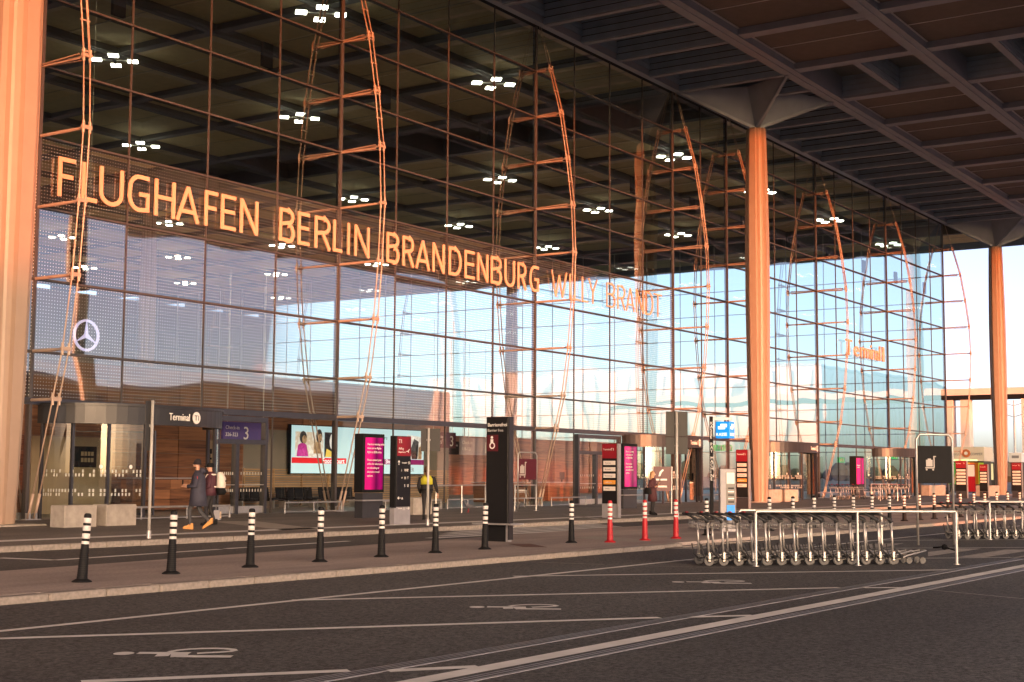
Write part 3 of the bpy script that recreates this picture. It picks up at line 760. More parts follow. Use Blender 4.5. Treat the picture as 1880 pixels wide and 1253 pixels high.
fin = MB().box(-.35,.0,-.12,.12,.3,17.6).mesh('cladding_fin', M_PALE)
for k in range(24): put(fin, 'cladding_fin', pb_, (-65.0, -34.5+k*3.0, 0))
for k in range(43): put(fin, 'cladding_fin', pb_, (-63.5+k*3.0, 36.0, 0), (0,0,R(-90)))
for z in (5.5, 11.5): MB().box(-65.15,-65.0,-36,36,z,z+.25).build('cladding_band', M_FASC, pb_)
# ================================================================== doors in the glass front
M_BRASS = mat('drum_metal', (0.035,0.034,0.035), .38, .25, var=.08, vscale=2)
M_MARK = mat('glass_marking', (0.46,0.46,0.42), .6)
def ell(cx, cyy, rx, ry, a, z): return (cx+rx*math.cos(R(a)), cyy+ry*math.sin(R(a)), z)
def revolving_door(cx, rx=3.9, ry=2.5):
    d_ = put(None, 'revolving_door', TB, (cx, FYP+.1, ZP)); d_.empty_display_size = .2
    f = MB(); N = 30
    A = [180+180*k/N for k in range(N+1)]
    for z0, z1, e in ((3.18,3.78,0),(3.78,3.86,.06)):
        ro = [ell(0,0,rx+e,ry+e,a,z0) for a in A]; rt = [ell(0,0,rx+e,ry+e,a,z1) for a in A]
        ri = [ell(0,0,rx-.3,ry-.3,a,z0) for a in A]; rit = [ell(0,0,rx-.3,ry-.3,a,z1) for a in A]
        for k in range(N):
            f.quad(ro[k],ro[k+1],rt[k+1],rt[k]); f.quad(ri[k+1],ri[k],rit[k],rit[k+1]); f.quad(ri[k],ri[k+1],ro[k+1],ro[k]); f.quad(rt[k],rt[k+1],rit[k+1],rit[k])
    f.build('drum_fascia', M_BRASS, d_, smooth=False)
    MB().poly([ell(0,0,rx-.2,ry-.2,a,3.5) for a in A]).build('drum_ceiling', M_DOORF, d_)
    for a0, a1 in ((186,208),(208,230),(230,250),(312,334),(334,354)):
        g = MB(); n = 5
        for k in range(n):
            b0, b1 = a0+(a1-a0)*k/n, a0+(a1-a0)*(k+1)/n
            g.quad(ell(0,0,rx-.12,ry-.12,b0,.08),ell(0,0,rx-.12,ry-.12,b1,.08),ell(0,0,rx-.12,ry-.12,b1,3.18),ell(0,0,rx-.12,ry-.12,b0,3.18))
        go = g.build('curved_glass', G_PLAIN, d_)
        mk = MB()
        for zz in (0.78, 1.42):
            for k in range(10):
                for row in (0, 1):
                    if random.random() < .3: continue
                    b0 = a0+(a1-a0)*(k+.15)/10; b1 = b0+(a1-a0)*.045
                    h = zz+row*.13
                    mk.quad(ell(0,0,rx-.10,ry-.10,b0,h),ell(0,0,rx-.10,ry-.10,b1,h),ell(0,0,rx-.10,ry-.10,b1,h+.10),ell(0,0,rx-.10,ry-.10,b0,h+.10))
        mk.build('safety_marking', M_MARK, go, kind='stuff')
    for a in (183, 208, 230, 251, 311, 334, 357):
        p = ell(0,0,rx-.12,ry-.12,a,0); MB().box(p[0]-.05,p[0]+.05,p[1]-.05,p[1]+.05,0,3.18).build('post', M_DOORF, d_)
    for a in (20, 140, 262):
        wn = MB().quad((0,0,.1),(1.9*math.cos(R(a)),1.7*math.sin(R(a)),.1),(1.9*math.cos(R(a)),1.7*math.sin(R(a)),3.0),(0,0,3.0)).build('wing', G_PLAIN, d_)
        MB().tube([(0,0,.1),(1.9*math.cos(R(a)),1.7*math.sin(R(a)),.1),(1.9*math.cos(R(a)),1.7*math.sin(R(a)),3.0),(0,0,3.0)], .04, 4).build('wing_frame', M_DOORF, wn)
    for a in (226, 243):
        for q in (0,):
            p = ell(0,0,rx-.09,ry-.09,a,1.75)
            MB().lathe([(.07,0),(.07,.012)], (0,0,0), 12, M=Matrix.Rotation(R(90),4,'X')).build('round_sticker', M_WHITE, d_).location = p
    # name on the fascia
    t0 = 305
    x = 0
    nm = MB()
    tx = text('Terminal', .36, M_WHITE, d_, (rx*math.cos(R(263)), ry*math.sin(R(263))-.10, 3.36), R(4), depth=.02, font_w=.80)
    a = 283; p = ell(0,0,rx,ry,a,3.48)
    rb = MB().lathe([(.21,0),(.21,.02)], (0,0,0), 20, M=Matrix.Rotation(R(90),4,'X')).build('round_badge', M_WHITE, d_); rb.location = (p[0], p[1]-.05, p[2]); rb.rotation_euler = (0,0,R(8))
    text('T1', .26, M_DOORF, rb, (-.13,-.035,-.09), depth=.01)
    return d_
for cx in (34.9, 74.6, 92.7, 115.3): revolving_door(cx)
def swing_door(x0, x1, name='swing_door'):
    w_ = x1-x0
    d_ = put(None, name, TB, (x0, FYP-.05, ZP)); d_.empty_display_size = .2
    fr = MB().box(0,.14,-.1,.15,0,3.75).box(w_-.14,w_,-.1,.15,0,3.75).box(.14,w_-.14,-.1,.15,3.55,3.75).box(.14,w_-.14,-.1,.15,2.68,2.86).box(w_*.42-.09,w_*.42+.09,-.1,.15,0,2.68)
    fr.build('door_frame', M_DOORF, d_)
    for a, b in ((.14,w_*.42-.09),(w_*.42+.09,w_-.14)):
        lf = MB().quad((a,.02,.30),(b,.02,.30),(b,.02,2.68),(a,.02,2.68)).build('door_leaf', G_PLAIN, d_)
        MB().box(a,b,-.02,.06,.03,.30).build('kick_plate', M_STEEL, lf)
        MB().tube([(a+.05,-.09,1.12),(b-.05,-.09,1.12)], .018, 6).build('push_bar', M_STEEL, lf)
        mk = MB()
        for zz in (.85,1.5):
            for k in range(9):
                xx = a+(b-a)*(k+.3)/9; mk.quad((xx,.012,zz),(xx+.05,.012,zz),(xx+.05,.012,zz+.11),(xx,.012,zz+.11))
        mk.build('safety_marking', M_MARK, lf, kind='stuff')
    MB().quad((.14,.02,2.86),(w_-.14,.02,2.86),(w_-.14,.02,3.55),(.14,.02,3.55)).build('fanlight', G_PLAIN, d_)
    return d_
swing_door(38.95, 41.8)
swing_door(65.55, 70.2)
# ================================================================== the hall behind the glass
WY = 46.7
wb = thing('wood_clad_block', 'walnut clad block of rooms inside the hall behind the screen', 'interior wall', (44.0, WY, ZP))
plank = MB().box(0, 3.96, 0, .05, 0, .585).mesh('wood_panel', M_WALNUT)
MB().box(-20, 20.0, .05, 12, 0, 6.1).build('core_wall', M_HWALL, wb)
for i in range(10):
    for j in range(7):
        if i > 5 and j < 3: continue
        put(plank, 'wood_panel', wb, (-20+i*4.0+.02, random.uniform(-.012,.0), 1.8+j*.6+.01) if j < 7 else None)
for i in range(6):
    for j in range(3): put(plank, 'wood_panel', wb, (-20+i*4.0+.02, 0, j*.6+.01))
slat = MB().box(0, 15.9, -.03, .05, 0, .055).mesh('wood_slat', M_OAK)
for j in range(15): put(slat, 'wood_slat', wb, (4.05, 0, .15+j*.112))
stile = MB().box(0,.06,-.045,.05,.05,1.8).mesh('wood_stile', M_OAK)
for i in range(9): put(stile, 'wood_stile', wb, (4.05+i*1.95, 0, 0))
# large screen on the wall
def glow(name, col, k): return mat(name, col, .5, emit=k, ecol=col)
sc = thing('wall_screen', 'long bright wall screen with food court advert inside the hall', 'screen', (50.9, WY-.30, 1.68))
SW, SH = 10.36, 2.28
MB().box(-.04,SW+.04,.02,.2,-.04,SH+.04).build('housing', M_BLACK, sc)
MB().box(0,SW,0,.02,0,SH).build('display', glow('screen_cyan', (0.55,0.80,0.88), .15), sc)
def shp(pts, m_, nm='picture', y=-.004): return MB().prism(pts, y-.004, y, 0).build(nm, m_, sc)
shp([(.02,.48),(4.0,.48),(4.0,.75),(.02,.75)], glow('screen_red', (0.75,0.02,0.03), .13))
shp([(6.2,.48),(SW,.48),(SW,.75),(6.2,.75)], glow('screen_plum', (0.28,0.02,0.14), .12))
def glowpic(name, cols, k, sc=3.0):
    mm = bpy.data.materials.new(name); mm.use_nodes = True; n = mm.node_tree.nodes; l = mm.node_tree.links; b = n['Principled BSDF']
    geo = n.new('ShaderNodeNewGeometry'); no = n.new('ShaderNodeTexNoise'); no.inputs['Scale'].default_value = sc; no.inputs['Detail'].default_value = 5; no.inputs['Distortion'].default_value = .8
    l.new(geo.outputs['Position'], no.inputs['Vector']); cr = n.new('ShaderNodeValToRGB'); e = cr.color_ramp.elements
    e[0].position = .3; e[0].color = (*cols[0],1); e[1].position = .7; e[1].color = (*cols[-1],1)
    for i, c in enumerate(cols[1:-1]): q = e.new(.3+.4*(i+1)/(len(cols)-1)); q.color = (*c,1)
    l.new(no.outputs['Fac'], cr.inputs[0]); l.new(cr.outputs[0], b.inputs['Base Color']); l.new(cr.outputs[0], b.inputs['Emission Color']); b.inputs['Emission Strength'].default_value = k
    return mm
g_pink, g_tan, g_dk, g_y, g_w = glowpic('pic_pink', [(0.40,0.02,0.22),(0.80,0.10,0.50)], .12, 4.0), glowpic('pic_tan', [(0.22,0.12,0.06),(0.62,0.42,0.24)], .10, 4.0), glowpic('pic_dark', [(0.01,0.012,0.02),(0.10,0.09,0.09)], .05, 4.0), glow('pic_yellow',(0.85,0.65,0.12),.13), glowpic('pic_white', [(0.55,0.50,0.46),(0.95,0.93,0.9)], .17, 4.0)
def blob(cx, cz, rx, rz, m_, y): return shp([(cx+rx*math.cos(R(k*30)), cz+rz*math.sin(R(k*30))) for k in range(12)], m_, y=y)
shp([(.25,.78),(2.28,.78),(2.28,1.98),(.25,1.98)], glowpic('pic_room', [(0.45,0.62,0.66),(0.75,0.78,0.76),(0.62,0.50,0.36),(0.85,0.85,0.82)], .15, 1.6), y=-.003)
shp([(.35,.80),(1.2,.80),(1.05,1.35),(.8,1.50),(.45,1.35)], g_pink); blob(.80,1.72,.26,.30,g_dk,-.010); blob(.88,1.62,.17,.2,g_tan,-.016)
shp([(1.55,.95),(2.15,.95),(2.05,1.55),(1.6,1.5)], g_tan); blob(1.95,1.80,.22,.34,g_dk,-.010); blob(2.02,1.74,.13,.18,g_tan,-.016)
shp([(2.35,.80),(3.25,.80),(3.25,2.0),(2.35,2.0)], g_dk); blob(2.95,1.55,.24,.40,g_w,-.010); shp([(2.4,.8),(3.0,.8),(2.9,1.05),(2.5,1.2)], g_y, y=-.016); shp([(1.2,.82),(2.2,.82),(2.2,.95),(1.2,.95)], g_w, y=-.012)
shp([(8.9,.78),(10.2,.78),(10.2,1.95),(8.9,2.05)], g_w); shp([(9.3,.78),(9.8,.78),(9.9,1.7),(9.5,1.85),(9.2,1.3)], g_dk, y=-.012); shp([(9.85,.78),(10.15,.78),(10.15,1.5),(9.9,1.4)], g_tan, y=-.014)
for k in range(14):
    a0, a1 = R(40+k*18), R(40+(k+1)*18)
    shp([(4.9+.62*math.cos(a0),1.32+.62*math.sin(a0)),(4.9+.62*math.cos(a1),1.32+.62*math.sin(a1)),(4.9+.5*math.cos(a1),1.32+.5*math.sin(a1)),(4.9+.5*math.cos(a0),1.32+.5*math.sin(a0))], glow('screen_line',(0.42,0.62,0.70),.14), y=-.008)
g_txt = glow('screen_white',(1,1,1),.3)
text('Food Court', .34, g_txt, sc, (2.2,-.02,.50), depth=.004)
text('Shops & more', .30, glow('screen_text',(0.10,0.25,0.30),.06), sc, (5.5,-.02,1.75), depth=.004)
text('Shopping', .30, g_txt, sc, (7.1,-.02,.53), depth=.004)
text('BER', .30, M_GREYT, sc, (9.0,-.02,.12), depth=.004)
# seats in front of the slats
def seat_row(x0, n, lab):
    t = thing('waiting_seats', lab, 'seats', (x0, 44.6, ZP), group='rows of waiting seats')
    MB().tube([(-.1,.05,.36),(n*.62,.05,.36)], .03, 6).build('beam', M_BLACK, t)
    st_ = MB().bevbox(.04,.58,-.28,.22,.40,.47,.03).mesh('seat', M_BLACK); bk = MB().box(.04,.58,.22,.28,.45,.98).mesh('backrest', M_BLACK)
    for k in range(n): put(st_, 'seat', t, (k*.62,0,0)); put(bk, 'backrest', t, (k*.62,.0,0), (R(-8),0,0))
    for k in (.2, n*.62-.3): MB().box(k,k+.05,-.25,.3,0,.36).build('leg', M_STEEL, t)
seat_row(45.4, 4, 'black waiting seats behind the glass nearest the swing door')
seat_row(48.3, 4, 'black waiting seats behind the glass below the food court advert')
seat_row(51.2, 4, 'black waiting seats behind the glass left of the magenta totem')
# warm reception furniture behind the first revolving door
M_CREAMW = mat('cream_wall', (0.33,0.25,0.16), .7, var=.05, vscale=2)
cw = thing('cream_partition', 'cream partition with a black notice inside the left revolving door', 'partition', (36.6, 44.2, ZP))
MB().box(-2.2,1.6,0,.12,0,2.9).build('board', M_CREAMW, cw); MB().box(-.4,.8,-.03,-.002,1.75,2.55).build('notice', M_BLACK, cw)
for i in range(4):
    for j in range(2): MB().box(.05+i*.16,.17+i*.16,-.04,-.032,1.95+j*.24,2.11+j*.24).build('notice_tile', M_CREAMW, cw)
dk = thing('wooden_desk', 'walnut reception desk inside the left revolving door', 'desk', (40.8, 44.0, ZP))
pd = MB().box(0,.96,-.35,.35,0,.38).mesh('wood_panel', M_WALNUT)
for i in range(4):
    for j in range(3): put(pd, 'wood_panel', dk, (-2.0+i*.98, 0, .1+j*.40))
MB().box(-2.1,2.0,-.45,.45,1.32,1.37).build('desk_top', M_STEEL, dk)
# check-in counters farther right
for k, (px, nm) in enumerate(((905,'left'),(960,'middle'),(1020,'right'))):
    x = colx(px, 47.0); t = thing('check_in_counter', nm+' walnut check in counter behind the barrier glass right of the wall screen', 'counter', (x, 47.0, ZP), group='check in counters')
    MB().bevbox(-1.4,1.4,-.4,.4,0,1.1,.03).build('counter_body', M_WALNUT, t); MB().box(-1.5,1.5,-.5,.5,1.1,1.15).build('counter_top', M_STEEL, t)
    MB().box(.4,.9,-.1,-.05,1.3,1.75).box(.62,.68,-.08,.0,1.15,1.3).build('monitor', M_BLACK, t)
bw = thing('back_of_hall', 'tall dark wall of check in islands deep inside the hall', 'interior wall', (90, 66, ZP))
for i in range(9):
    MB().box(-26+i*6.0,-20.3+i*6.0,0,1.5,0,4.6).build('wood_panel', M_WALNUT, bw)
# hanging check-in signs
M_SIGNV = mat('sign_violet', (0.09,0.06,0.20), .4, emit=.015, ecol=(0.2,0.12,0.5)); M_SIGNG = mat('sign_grey_lilac', (0.36,0.32,0.36), .5)
def hang(lab, x, y, z, w_, h_, m_, big, small, bx):
    t = thing('check_in_sign', lab, 'sign', (x, y, z))
    MB().box(-w_/2,w_/2,0,.12,0,h_).build('board', m_, t)
    text(big, h_*.95, M_WHITE, t, (bx,-.01,h_*.12)); 
    for i, s_ in enumerate(small): text(s_, h_*.28, M_WHITE, t, (-w_/2+.1,-.01,h_*(.62-.36*i)))
    MB().tube([(-w_*.4,.06,h_),(-w_*.4,.06,7)], .015, 5).build('hanger', M_STEEL, t); MB().tube([(w_*.4,.06,h_),(w_*.4,.06,7)], .015, 5).build('hanger', M_STEEL, t)
p = FY(452,805,41.6); hang('violet sign with white numeral 3 above the swing door', p.x, 41.6, 2.95, 2.6, .78, M_SIGNV, '3', ('Check-in','326-323'), -.2)
p = FY(815,818,46.3); hang('maroon hanging sign with numeral 3 right of the wall screen', p.x, 46.3, 3.1, 2.2, .85, M_MAROON, '3', ('Check-in','311-325'), .5)
p = FY(845,842,52.0); hang('small dark sign with numeral 2 deep in the hall', p.x, 52.0, 2.9, 2.4, .8, M_BLACK, '2', ('Check-in',), .4)
p = FY(872,838,46.0); hang('grey lilac hanging sign with numeral 1 left of the black stele', p.x, 46.0, 2.75, 2.7, .95, M_SIGNG, '1', ('Check-in','116-121'), .8)
# green emergency exit signs
M_GREEN = mat('exit_green', (0.03,0.45,0.12), .5, emit=.10, ecol=(0.10,0.75,0.22))
for (px, py, Y, lab) in ((893,817,46.4,'green exit sign in the hall beside the numeral 1 sign'),(1320,823,44,'green exit sign left of the airline stele by the middle column'),(1337,823,44.2,'small green exit sign right of its larger twin by the pay machine'),(1545,845,43,'far green exit sign low behind the glass right of the middle column'),(1643,839,42,'green exit sign over the far revolving door')):
    p = FY(px,py,Y); t = thing('exit_sign', lab, 'exit sign', (p.x,Y,p.z-.2)); MB().box(-.7,.7,0,.1,0,.42).build('light_box', M_GREEN, t)
    MB().prism([(-.30,.08),(-.14,.08),(-.10,.2),(.0,.10),(.06,.13),(-.04,.26),(.04,.30),(-.10,.36),(-.2,.26)], -.012,-.002).build('running_figure', M_WHITE, t)
    MB().box(.24,.46,-.012,-.002,.06,.36).build('door_pictogram', M_WHITE, t)
# ================================================================== things on the forecourt
ORD = ['first','second','third','fourth','fifth','sixth','seventh','eighth','ninth','tenth','eleventh','twelfth','thirteenth','fourteenth','fifteenth','sixteenth','seventeenth','eighteenth','nineteenth','twentieth']
# ---------------------------------------------------------------- flexible bollards
def bollard_meshes(body):
    fl = MB().lathe([(.15,0),(.15,.012),(.115,.035),(.085,.05)], n=20).mesh('base_flange', body, True)
    pr = [(.082,.045)]
    for k in range(13):
        z = .06+k*.033; r = .080-.0011*k
        pr += [(r,z),(r,z+.022),(r-.007,z+.024),(r-.007,z+.031)]
    pr += [(.062,.50),(.058,.60),(.056,1.0),(.050,1.022),(.03,1.035)]
    return fl, MB().lathe(pr, n=20).mesh('post', body, False), MB().lathe([(.0592,0),(.0592,.078)], n=20).mesh('white_band', M_BWHITE, True)
BK, RD = bollard_meshes(M_RUBBER), bollard_meshes(M_BRED)
def bollard(me, loc, label, group, tilt=(0,0)):
    t = thing('bollard', label, 'bollard', loc, random.uniform(0,6), group); t.rotation_euler.x, t.rotation_euler.y = 0, 0
    put(me[0], 'base_flange', t)
    b = put(me[1], 'post', t); b.rotation_euler = (tilt[0], tilt[1], 0); 
    for k in range(4): put(me[2], 'white_band', b, (0,0,.535+k*.117))
    t.rotation_euler.z = 0
    return t
near = [(150,1069),(314,1054),(459,1042),(587,1032),(700,1023),(799,1015.5),(890,1009),(1049,997)]
tl = [(.025,.075),(.01,.03),(.01,.02),(0,.015),(0,.01),(0,.01),(0,.02),(0,.01)]
for k, (px, py) in enumerate(near):
    p = G(px, py, 0); bollard(BK, (p.x,p.y,0), f'{ORD[k]} black and white flexible bollard from the left on the island', 'black and white bollards on the near island', (0, tl[k][1]))
for k, (px, py) in enumerate(((1120,996),(1184,992.5),(1241,989))):
    p = G(px, py, 0); bollard(RD, (p.x,p.y,0), f'{ORD[k]} red and white flexible bollard from the left beside the crossing', 'red and white bollards at the crossing')
for k, px in enumerate((1297,1412,1455,1494,1531,1566,1600,1632,1659,1687,1714,1739,1762,1787,1807,1829,1849,1871)):
    x = colx(px, 17.9); bollard(BK, (x,17.9,0), f'{ORD[k]} black and white bollard right of the red ones, beyond the trolleys', 'black and white bollards behind the trolleys')
# ---------------------------------------------------------------- steles and signs (front is local -Y)
FACE_X = R(-90)
def icon_plane(parent, x, z, s, m_):
    MB().prism([(x-.5*s,z),(x+.1*s,z+.12*s),(x+.45*s,z+.42*s),(x+.52*s,z+.36*s),(x+.22*s,z-.02*s),(x+.3*s,z-.25*s),(x+.2*s,z-.25*s),(x-.02*s,z-.06*s),(x-.4*s,z-.1*s)], -.112,-.104).build('aeroplane_icon', m_, parent)
p = G(916,994.5,0)
t = thing('barrier_free_stele', 'tall black stele with wheelchair pictogram on the island', 'sign stele', (p.x,p.y,0), FACE_X)
HB = FX(916,766,p.x).z
MB().bevbox(-.35,.32,-.09,.09,.42,HB,.015).build('stele_body', M_STELE, t)
MB().box(.325,.36,-.095,.095,.05,HB).build('edge_strip', mat('edge_black',(0.05,0.05,0.055),.3,.5), t)
MB().box(-.34,.24,-.06,.06,.0,.415).build('plinth', M_BLACK, t); MB().box(.25,.33,-.07,.07,0,.415).build('foot', M_STEEL, t)
MB().box(-.62,.55,-.30,.30,.42,.455).build('guard_plate', M_STEEL, t)
text('Barrierefrei', .125, M_WHITE, t, (-.30,-.1,HB-.24)); text('Barrier free', .10, mat('text_grey',(0.5,0.49,0.48),.6), t, (-.30,-.1,HB-.37))
MB().box(-.31,.02,-.104,-.092,HB-.86,HB-.45).build('pictogram_panel', M_MAROON, t)
wc = MB()
def ring_pts(cx, cz, r0, r1, a0, a1, n=12):
    return [[(cx+r0*math.cos(R(a0+(a1-a0)*k/n)),cz+r0*math.sin(R(a0+(a1-a0)*k/n))),(cx+r1*math.cos(R(a0+(a1-a0)*k/n)),cz+r1*math.sin(R(a0+(a1-a0)*k/n)))] for k in range(n+1)]
cz0 = HB-.72
rp = ring_pts(-.15,cz0,.055,.085,100,440)
for k in range(len(rp)-1): wc.prism([rp[k][0],rp[k+1][0],rp[k+1][1],rp[k][1]], -.112,-.105)
wc.prism([(-.20,cz0+.06),(-.12,cz0+.06),(-.12,cz0+.16),(-.20,cz0+.16)], -.113,-.105); wc.prism([(-.16+.035*math.cos(R(k*45)),cz0+.205+.035*math.sin(R(k*45))) for k in range(8)], -.112,-.105)
wc.build('wheelchair_icon', M_WHITE, t)
# way-finding stele with terminal badge
p = G(734,963.5,ZP); zt = FY(734,801,p.y).z
t = thing('wayfinding_stele', 'black wayfinding stele with red departures head and grey plinth', 'sign stele', (p.x,p.y,ZP)); h = zt-ZP
MB().box(-.40,-.33,-.1,.1,.52,h).build('side_strip', M_BLACK, t)
MB().bevbox(-.33,.40,-.1,.1,.55,h,.012).build('stele_body', M_STELE, t); MB().box(-.40,.40,-.09,.09,0,.545).build('plinth', M_PLGREY, t)
MB().box(-.30,.385,-.108,-.101,h-.62,h-.02).build('red_head', M_SRED, t)
text('T1', .17, M_WHITE, t, (-.25,-.112,h-.22)); text('Abflug', .10, M_WHITE, t, (-.25,-.112,h-.42)); text('Departures', .075, M_WHITE, t, (-.25,-.112,h-.52))
icon_plane(t, .22, h-.47, .18, M_WHITE)
def arrow(parent, x, z, s, ang):
    pts = [(-.05,-.5),(.05,-.5),(.05,.15),(.28,-.05),(.28,.1),(0,.42),(-.28,.1),(-.28,-.05),(-.05,.15)]
    c_, s_ = math.cos(R(ang)), math.sin(R(ang))
    MB().prism([(x+s*(a*c_-b*s_), z+s*(a*s_+b*c_)) for a, b in pts], -.112,-.104).build('arrow', M_WHITE, parent)
arrow(t, -.22, h-.82, .16, 0); text('Terminal 2', .06, M_WHITE, t, (-.08,-.112,h-.85)); text('(S)', .10, M_WHITE, t, (.24,-.112,h-.86))
for (i, j, s_) in ((0,0,'i'),(1,0,'WC'),(2,0,'P'),(0,1,'+'),(1,1,'H'),(2,1,'T'),(1,2,'S'),(2,2,'U')): text(s_, .12, M_WHITE, t, (-.10+i*.15,-.112,h-1.10-j*.24))
arrow(t, -.20, h-1.92, .16, 90); text('A', .12, M_WHITE, t, (-.08,-.112,h-1.97)); text('Terminal', .06, M_WHITE, t, (-.26,-.112,h-2.26)); text('(1)', .10, M_WHITE, t, (.0,-.112,h-2.28)); arrow(t, .27, h-2.24, .16, -90)
# magenta information totems
def screen_print(name):
    mm = bpy.data.materials.new(name); mm.use_nodes = True; n = mm.node_tree.nodes; l = mm.node_tree.links; b = n['Principled BSDF']
    tc = n.new('ShaderNodeTexCoord'); sp = n.new('ShaderNodeSeparateXYZ'); l.new(tc.outputs['Generated'], sp.inputs[0])
    cr = n.new('ShaderNodeValToRGB'); e = cr.color_ramp.elements
    e[0].position = 0; e[0].color = (0.58,0.01,0.22,1); e[1].position = 1; e[1].color = (0.22,0.0,0.13,1)
    for pos, c in ((.30,(0.62,0.01,0.24,1)),(.62,(0.10,0.0,0.07,1)),(.85,(0.30,0.0,0.16,1))): q = e.new(pos); q.color = c
    l.new(sp.outputs[0], cr.inputs[0]); l.new(cr.outputs[0], b.inputs['Base Color']); l.new(cr.outputs[0], b.inputs['Emission Color']); b.inputs['Emission Strength'].default_value = .035; b.inputs['Roughness'].default_value = .15
    return mm
M_MAG = screen_print('magenta_display')
def totem(lab, px, py, pyt, wpx, side, lines, base_rail=True):
    p = G(px, py, ZP); h = FY(px, pyt, p.y).z-ZP
    w_ = FY(px+wpx/2, py, p.y).x-FY(px-wpx/2, py, p.y).x
    t = thing('information_totem', lab, 'digital totem', (p.x, p.y+side/2, ZP))
    MB().bevbox(-w_/2,w_/2,-side/2,side/2,h*.30,h,.015).build('housing', M_BLACK, t)
    MB().box(-w_/2+.03,w_/2-.03,-side/2+.03,side/2-.03,0,h*.295).build('plinth', M_PLDK, t)
    MB().box(-w_/2-.2,w_/2+.2,-side/2-.15,side/2+.15,h*.20,h*.215).build('guard_rail', M_STEEL, t)
    d_ = MB().box(-w_/2+.1,w_/2-.1,-side/2-.012,-side/2+.002,h*.335,h*.955).build('display', M_MAG, t)
    for i, s_ in enumerate(lines):
        if s_: text(s_, h*.034, M_WHITE, t, (-w_/2+.2,-side/2-.018,h*(.865-.047*i)))
    return t
totem('magenta information totem beside the black wayfinding stele', 685, 951, 797, 39, .42, ['Due to a warning strike','there are no flights','flights at BER today.','','Please contact your','airline for information','on rebooking or','alternative travel','options.'])
totem('smaller magenta totem between the airline stele and the woman', 1158, 934, 815, 26, .40, ['Due to a warning','strike there are','no flights today','','Please contact','your airline for','alternative travel','options.'])
totem('dark red totem facing the far doors behind the trolleys', 1580, 915, 838, 15, .5, ['','','Please contact','your airline',''])
# airline steles
def airline(lab, px, py, pyt, wpx, n, orange=None, black=False):
    p = G(px, py, ZP); w_ = FX(px-wpx/2, py, p.x).y-FX(px+wpx/2, py, p.x).y; h = FX(px, pyt, p.x).z-ZP
    t = thing('airline_stele', lab, 'sign stele', (p.x,p.y,ZP), FACE_X, 'airline steles')
    MB().bevbox(-w_/2,w_/2,-.08,.08,h*.19,h,.01).build('stele_body', M_STELE, t); MB().box(-w_/2,w_/2,-.07,.07,0,h*.185).build('plinth', M_PLDK if black else M_PLGREY, t)
    MB().box(w_/2+.003,w_/2+.06,-.1,.1,0,h).build('edge_strip', M_STEEL, t)
    MB().box(-w_/2+.02,w_/2-.02,-.09,-.081,h*.80,h-.01).build('red_head', M_SRED, t)
    text('Terminal', h*.035, M_WHITE, t, (-w_/2+.06,-.095,h*.91)); text('T1', h*.05, M_WHITE, t, (w_/2-.26,-.095,h*.905))
    nm = ['Austrian','Brussels','Eurowings','Lufthansa','SWISS','Finnair']
    for k in range(n):
        z = h*(.74-.087*k)
        pl_ = MB().bevbox(-w_/2+.07,w_/2-.07,-.10,-.082,z-.028*h,z+.028*h,.004).build('airline_plate', M_ORANGE if k == orange else M_PINKW, t)
        text(nm[k], h*.028, M_GREYT if k != orange else M_WHITE, pl_, (-w_/2+.14,-.106,z-.010*h))
airline('airline stele with four pale plates and one orange left of the magenta totem', 1121, 951, 815, 28, 5, 3)
p_ = G(1364, 932, ZP)
airline('airline stele with one orange plate right before the middle column', 1364, 934, 826, 22, 5, 3, True)
airline('airline stele with five pale plates under the coffee kiosk sign', 1766, 915, 846, 20, 5, None, True)
airline('short airline stele with four plates left of the right column', 1807, 914, 853, 15, 4, None, True)
airline('airline stele with five pale plates at the right edge of the picture', 1868, 914, 850, 18, 5, None, True)
# ---------------------------------------------------------------- posts with traffic sign backs
M_SIGNBK = mat('sign_back', (0.035,0.033,0.031), .6, .0, var=.1, vscale=4)
def sign_post(lab, px, py, pytop, z, plates, rz=0.0, r=.038):
    p = G(px, py, z); t = thing('sign_post', lab, 'traffic sign', (p.x,p.y,z), rz, 'traffic sign posts seen from behind')
    top = FY(px, pytop, p.y).z-z
    MB().lathe([(r,0),(r,top)], n=12).build('post', M_STEELP, t, smooth=True); MB().lathe([(r*1.5,0),(r*1.5,.18),(r*1.05,.2)], n=12).build('sleeve', M_STEEL, t)
    for (x0,x1,z0,z1) in plates: 
        pt = MB().bevbox(x0,x1,-.012,.012,top+z0,top+z1,.004).build('sign_plate', M_SIGNBK, t); pt.location.y = .06
        MB().box(-.06,.06,-.05,-.013,top+(z0+z1)/2-.03,top+(z0+z1)/2+.03).build('bracket', M_STEEL, pt)
    return t
VZ = R(90)+YAW-R(90)*0
sign_post('slim grey sign post with sign seen edge on by the left doors', 273, 989, 735, ZP, [(-.32,.32,-1.2,-.02)], YAW-R(4))
sign_post('grey post with two sign backs left of the black stele', 785, 965, 786, ZP, [(-.24,-.005,-.72,-.02),(.005,.36,-.72,-.02)], YAW-R(90))
sign_post('tall grey post with four sign backs above the red bollards', 1243, 951, 755, ZP, [(-.40,-.01,-.95,-.02),(.01,.42,-.95,-.02),(-.40,-.01,-1.62,-.98),(.01,.42,-1.62,-.98)], YAW-R(90), .05)
